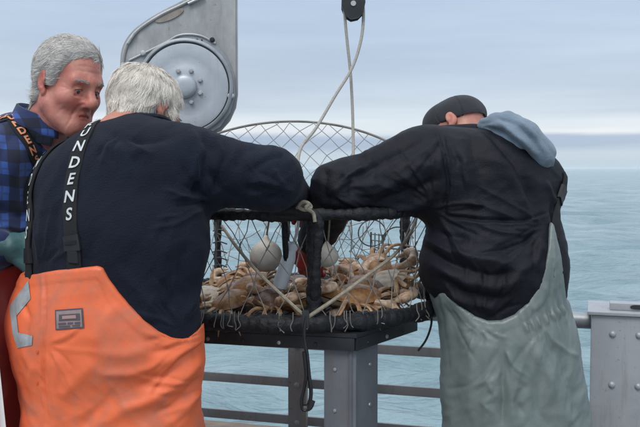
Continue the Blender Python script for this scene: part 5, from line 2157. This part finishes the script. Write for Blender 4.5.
def build_red():
    root = empty('person', (-.93, 2.66, 0), 'grey haired man in blue plaid shirt and red bib overalls looking down', 'person')
    wd = nrm([.35, .94, 0])
    sh_r, sh_l = P(-12, 168, 2.52), P(40, 168, 2.86)
    trunk = union([
        ecap(P(2, 445, 2.64), P(0, 330, 2.64), wd, (.20, .155), (.20, .155)),
        ecap(P(0, 330, 2.64), P(5, 235, 2.66), wd, (.20, .155), (.21, .15)),
        ecap(P(5, 235, 2.66), P(14, 180, 2.68), wd, (.21, .15), (.19, .13))], .07)
    upper = union([rc(sh_r, sh_l, .092, .092), el(P(18, 152, 2.68), (.13, .17, .11)), rc(P(24, 150, 2.68), P(36, 132, 2.63), .085, .066)], .07)
    elb_r, wr_r = P(-38, 258, 2.46), P(0, 250, 2.44)
    arm_r = union([rc(sh_r, elb_r, .088, .070), rc(elb_r, wr_r, .068, .050)], .03)
    elb_l, wr_l = P(66, 250, 2.98), P(120, 252, 2.98)
    arm_l = union([rc(sh_l, elb_l, .088, .070), rc(elb_l, wr_l, .066, .048)], .03)
    body = union([trunk, upper, arm_r, arm_l], .05)
    hem = lambda p: -(p[:, 2] - .95)
    F_ = folds([([(14, 130), (8, 160), (4, 200)], 6, -7), ([(24, 135), (20, 165), (14, 205), (10, 235)], 7, 6), ([(0, 205), (16, 215), (34, 212)], 6, -6), ([(2, 222), (18, 230), (34, 226)], 5, 6),
                ([(40, 150), (32, 175), (24, 205)], 6, -6), ([(-8, 170), (2, 195), (0, 230)], 6, 5)], 2.5)

    def disp(V, n):
        d = F_(V, n)
        d += crumple(V, .0040, [((.3, 0, 1), 6), ((1, 0, -.3), 15), ((0, 1, 0), 8)], 91)
        return d + vnoise(V * 7, 28) * .004
    V, Q, n = surf(inter(body, hem, .02), (-1.35, 2.24, .92), (-.46, 3.12, 1.62), .006)
    V = V + n * disp(V, n)[:, None]
    shirt = add_mesh('plaid_shirt', V, Q, plaid(), root)
    # weave coordinates: round the body and along it; round the arm and along it
    u_b = np.arctan2(V[:, 1] - 2.66, V[:, 0] - P(8, 0, 2.66)[0]) * .17
    ax = nrm(elb_r - sh_r)
    rel = V - sh_r
    al = rel @ ax
    side1 = nrm(np.cross(ax, [0, 1, 0]))
    side2 = np.cross(ax, side1)
    u_a = np.arctan2(rel @ side2, rel @ side1) * .085
    isarm = (arm_r(V) < trunk(V) - .01) & (al > 0)
    wv = np.stack([V[:, 0] * .92 + V[:, 1] * .45, V[:, 2] + .12 * V[:, 0], np.zeros(len(V))], 1)
    a = shirt.data.attributes.new('weave', 'FLOAT_VECTOR', 'POINT')
    a.data.foreach_set('vector', wv.astype(np.float32).ravel())
    # shirt collar, a folded band round the neck
    pl = shirt.data.materials[0]
    nc_ = P(46, 123, 2.605)
    R = head_frame((.86, -.40, -.20), (.30, -.08, .95))
    V, Fs = [], []
    na_ = 40
    prof = [(0.070, -.050), (.071, .014), (.073, .030), (.078, .028), (.087, -.008), (.090, -.017), (.087, -.019), (.080, .000)]
    for i in range(na_ + 1):
        a_ = math.radians(112 + (360 - 44) * i / na_)
        pt = 1.0 + .12 * max(0, abs(i - na_ / 2) / (na_ / 2) - .75) * 4
        for r, z in prof:
            k_ = pt if z < -.005 and r > .08 else 1
            V.append(nc_ + R @ np.array([r * math.cos(a_) * k_, r * 1.08 * math.sin(a_) * k_ - .012, z * (1.25 if k_ > 1 else 1) + .012 * -math.sin(a_)]))
    k = len(prof)
    for i in range(na_):
        for j in range(k):
            j2 = (j + 1) % k
            Fs.append((i * k + j, (i + 1) * k + j, (i + 1) * k + j2, i * k + j2))
    Fs += [tuple(range(k)), tuple(range(na_ * k, (na_ + 1) * k))[::-1]]
    co = MB().raw(V, Fs).build('collar', pl, root, angle=0)
    a = co.data.attributes.new('weave', 'FLOAT_VECTOR', 'POINT')
    Va = np.array(V)
    a.data.foreach_set('vector', np.stack([Va[:, 0] * .8 + Va[:, 1] * .8 + .03, Va[:, 2] + .02, Va[:, 0] * 0], 1).astype(np.float32).ravel())
    # red overalls
    legs = union([rc(P(-20, 470, 2.6), np.array([-1.0, 2.56, .12]), .118, .09), rc(P(25, 470, 2.72), np.array([-.9, 2.80, .12]), .118, .09)], .05)
    bb = union([trunk, legs], .08)
    nl = neckline([(-200, 262), (-40, 264), (0, 268), (20, 265), (38, 255), (60, 200), (80, 190)], 2.5)

    def bibf(p):
        e = nl(p)
        d = smax(bb(p) - .018, e, .004)
        return smax(d, -(p[:, 2] - .10), .01)
    F2 = folds([([(4, 290), (10, 330), (6, 380)], 5, 6), ([(14, 300), (18, 350), (16, 420)], 5, -6), ([(0, 330), (4, 380), (2, 427)], 6, 5)], 2.45)
    bib = garment('bib_overalls', bibf, (-1.28, 2.30, .08), (-.55, 3.02, 1.40), .008, M_red, root,
                  lambda V, n: F2(V, n) + crumple(V, .005, [((.2, 0, 1), 5), ((1, 0, -.2), 15), ((0, 1, 0), 8)], 95))
    sv = bvh_of(shirt)
    s1 = Strap(sv, [(-14, 116, -2.60), (0, 114, 2.55), (10, 117.5, 2.52), (18, 126, 2.50), (25, 138, 2.49), (32, 153, 2.49), (38, 168, 2.50), (44, 190, -2.52), (46, 220, -2.52)], .036)
    b1 = s1.band('suspender', M_webbing, bib)
    sgn = 1 if s1.s[len(s1.s) // 2][0] > 0 else -1
    s1.text('GRUNDENSGRUNDENS'[0:11], .05, .025, .0300, M_letter_o, b1, flip=sgn, shear=0, bold=.035)
    glove(root, wr_r + nrm(wr_r - elb_r) * .03, (1, .15, .05), (0, -.9, .45), M_glove_teal, .5, s=1.1)
    glove(root, wr_l + nrm(wr_l - elb_l) * .03, wr_l - elb_l, (0, -.2, 1), M_glove_teal, .8)
    boots(root, [(-1.0, 2.56, 0), (-.9, 2.80, 0)], (1, .1), M_boot)
    R = head_frame((.82, -.50, -.24), (.22, -.07, .97))
    skin = skin_mat('weathered_red_skin', (.58, .28, .215), (.51, .195, .15), (.40, .14, .112))
    hm = hair_mat('grey_hair', (.33, .31, .29), (.82, .79, .75))

    def comb(p):
        d = np.stack([p[:, 0] * 3.0 + .25, -np.ones(len(p)) * .9, -.15 - 3.0 * np.abs(p[:, 0])], 1)
        front = np.clip((p[:, 1] - .03) * 14, 0, 1) * (p[:, 2] > .07)
        d[:, 0] += front * .9
        d[:, 1] += front * .5
        back = np.clip((-.03 - p[:, 1]) * 14, 0, 1)
        d[:, 2] -= back * 1.0
        d[:, 1] += back * .6
        d[:, 0] += .25 * vnoise(p * 22, 83)
        return d
    ctr = P(67, 85, 2.56)
    make_head(root, ctr, R, np.array([1.03, .97, 1.10]), ([(0, -.025, -.05), (-.004, -.050, -.12), (-.01, -.085, -.19)], [.060, .058, .064]), (skin, hm),
              [(-.14, -.060), (-.08, -.068), (-.045, -.062), (-.028, -.03), (-.014, .028), (.010, .022), (.022, -.006), (.036, .006), (.048, .045), (.062, .074), (.085, .080), (.12, .09)],
              comb, .028, .0015, 24000, .007, 48, heavy=1.0, aged=[(q, w, d * .55) for q, w, d in [
                  ([(.019, .105, -.033), (.029, .094, -.050), (.035, .084, -.066), (.036, .078, -.080)], .0042, .0030),
                  ([(.030, .083, -.075), (.033, .078, -.090), (.032, .074, -.102)], .0035, .0020),
                  ([(.018, .096, -.012), (.030, .092, -.019), (.044, .083, -.017)], .0032, .0020),
                  ([(.020, .094, -.022), (.034, .088, -.030), (.050, .076, -.028)], .0040, .0014),
                  ([(.050, .074, .002), (.058, .064, .006), (.065, .052, .012)], .0026, .0014),
                  ([(.050, .073, -.004), (.060, .062, -.005), (.067, .050, -.004)], .0026, .0016),
                  ([(.049, .072, -.010), (.058, .062, -.016), (.064, .050, -.022)], .0026, .0013),
                  ([(.000, .094, .046), (.020, .092, .048), (.042, .080, .045)], .0030, .0016),
                  ([(.000, .092, .059), (.022, .088, .061), (.044, .076, .057)], .0030, .0014),
                  ([(.007, .100, .012), (.008, .097, .024), (.007, .096, .033)], .0025, .0016),
                  ([(.046, .066, -.045), (.052, .056, -.062), (.052, .048, -.078)], .0050, .0020),
                  ([(.016, .100, .0095), (.030, .096, .0115), (.044, .085, .006)], .0030, .0016),
                  ([(.000, .088, -.084), (.012, .086, -.085), (.022, .080, -.086)], .0040, .0018),
                  ([(.060, -.005, -.075), (.045, .030, -.112), (.025, .060, -.122)], .0060, .0022)]])
    return root


build_red()
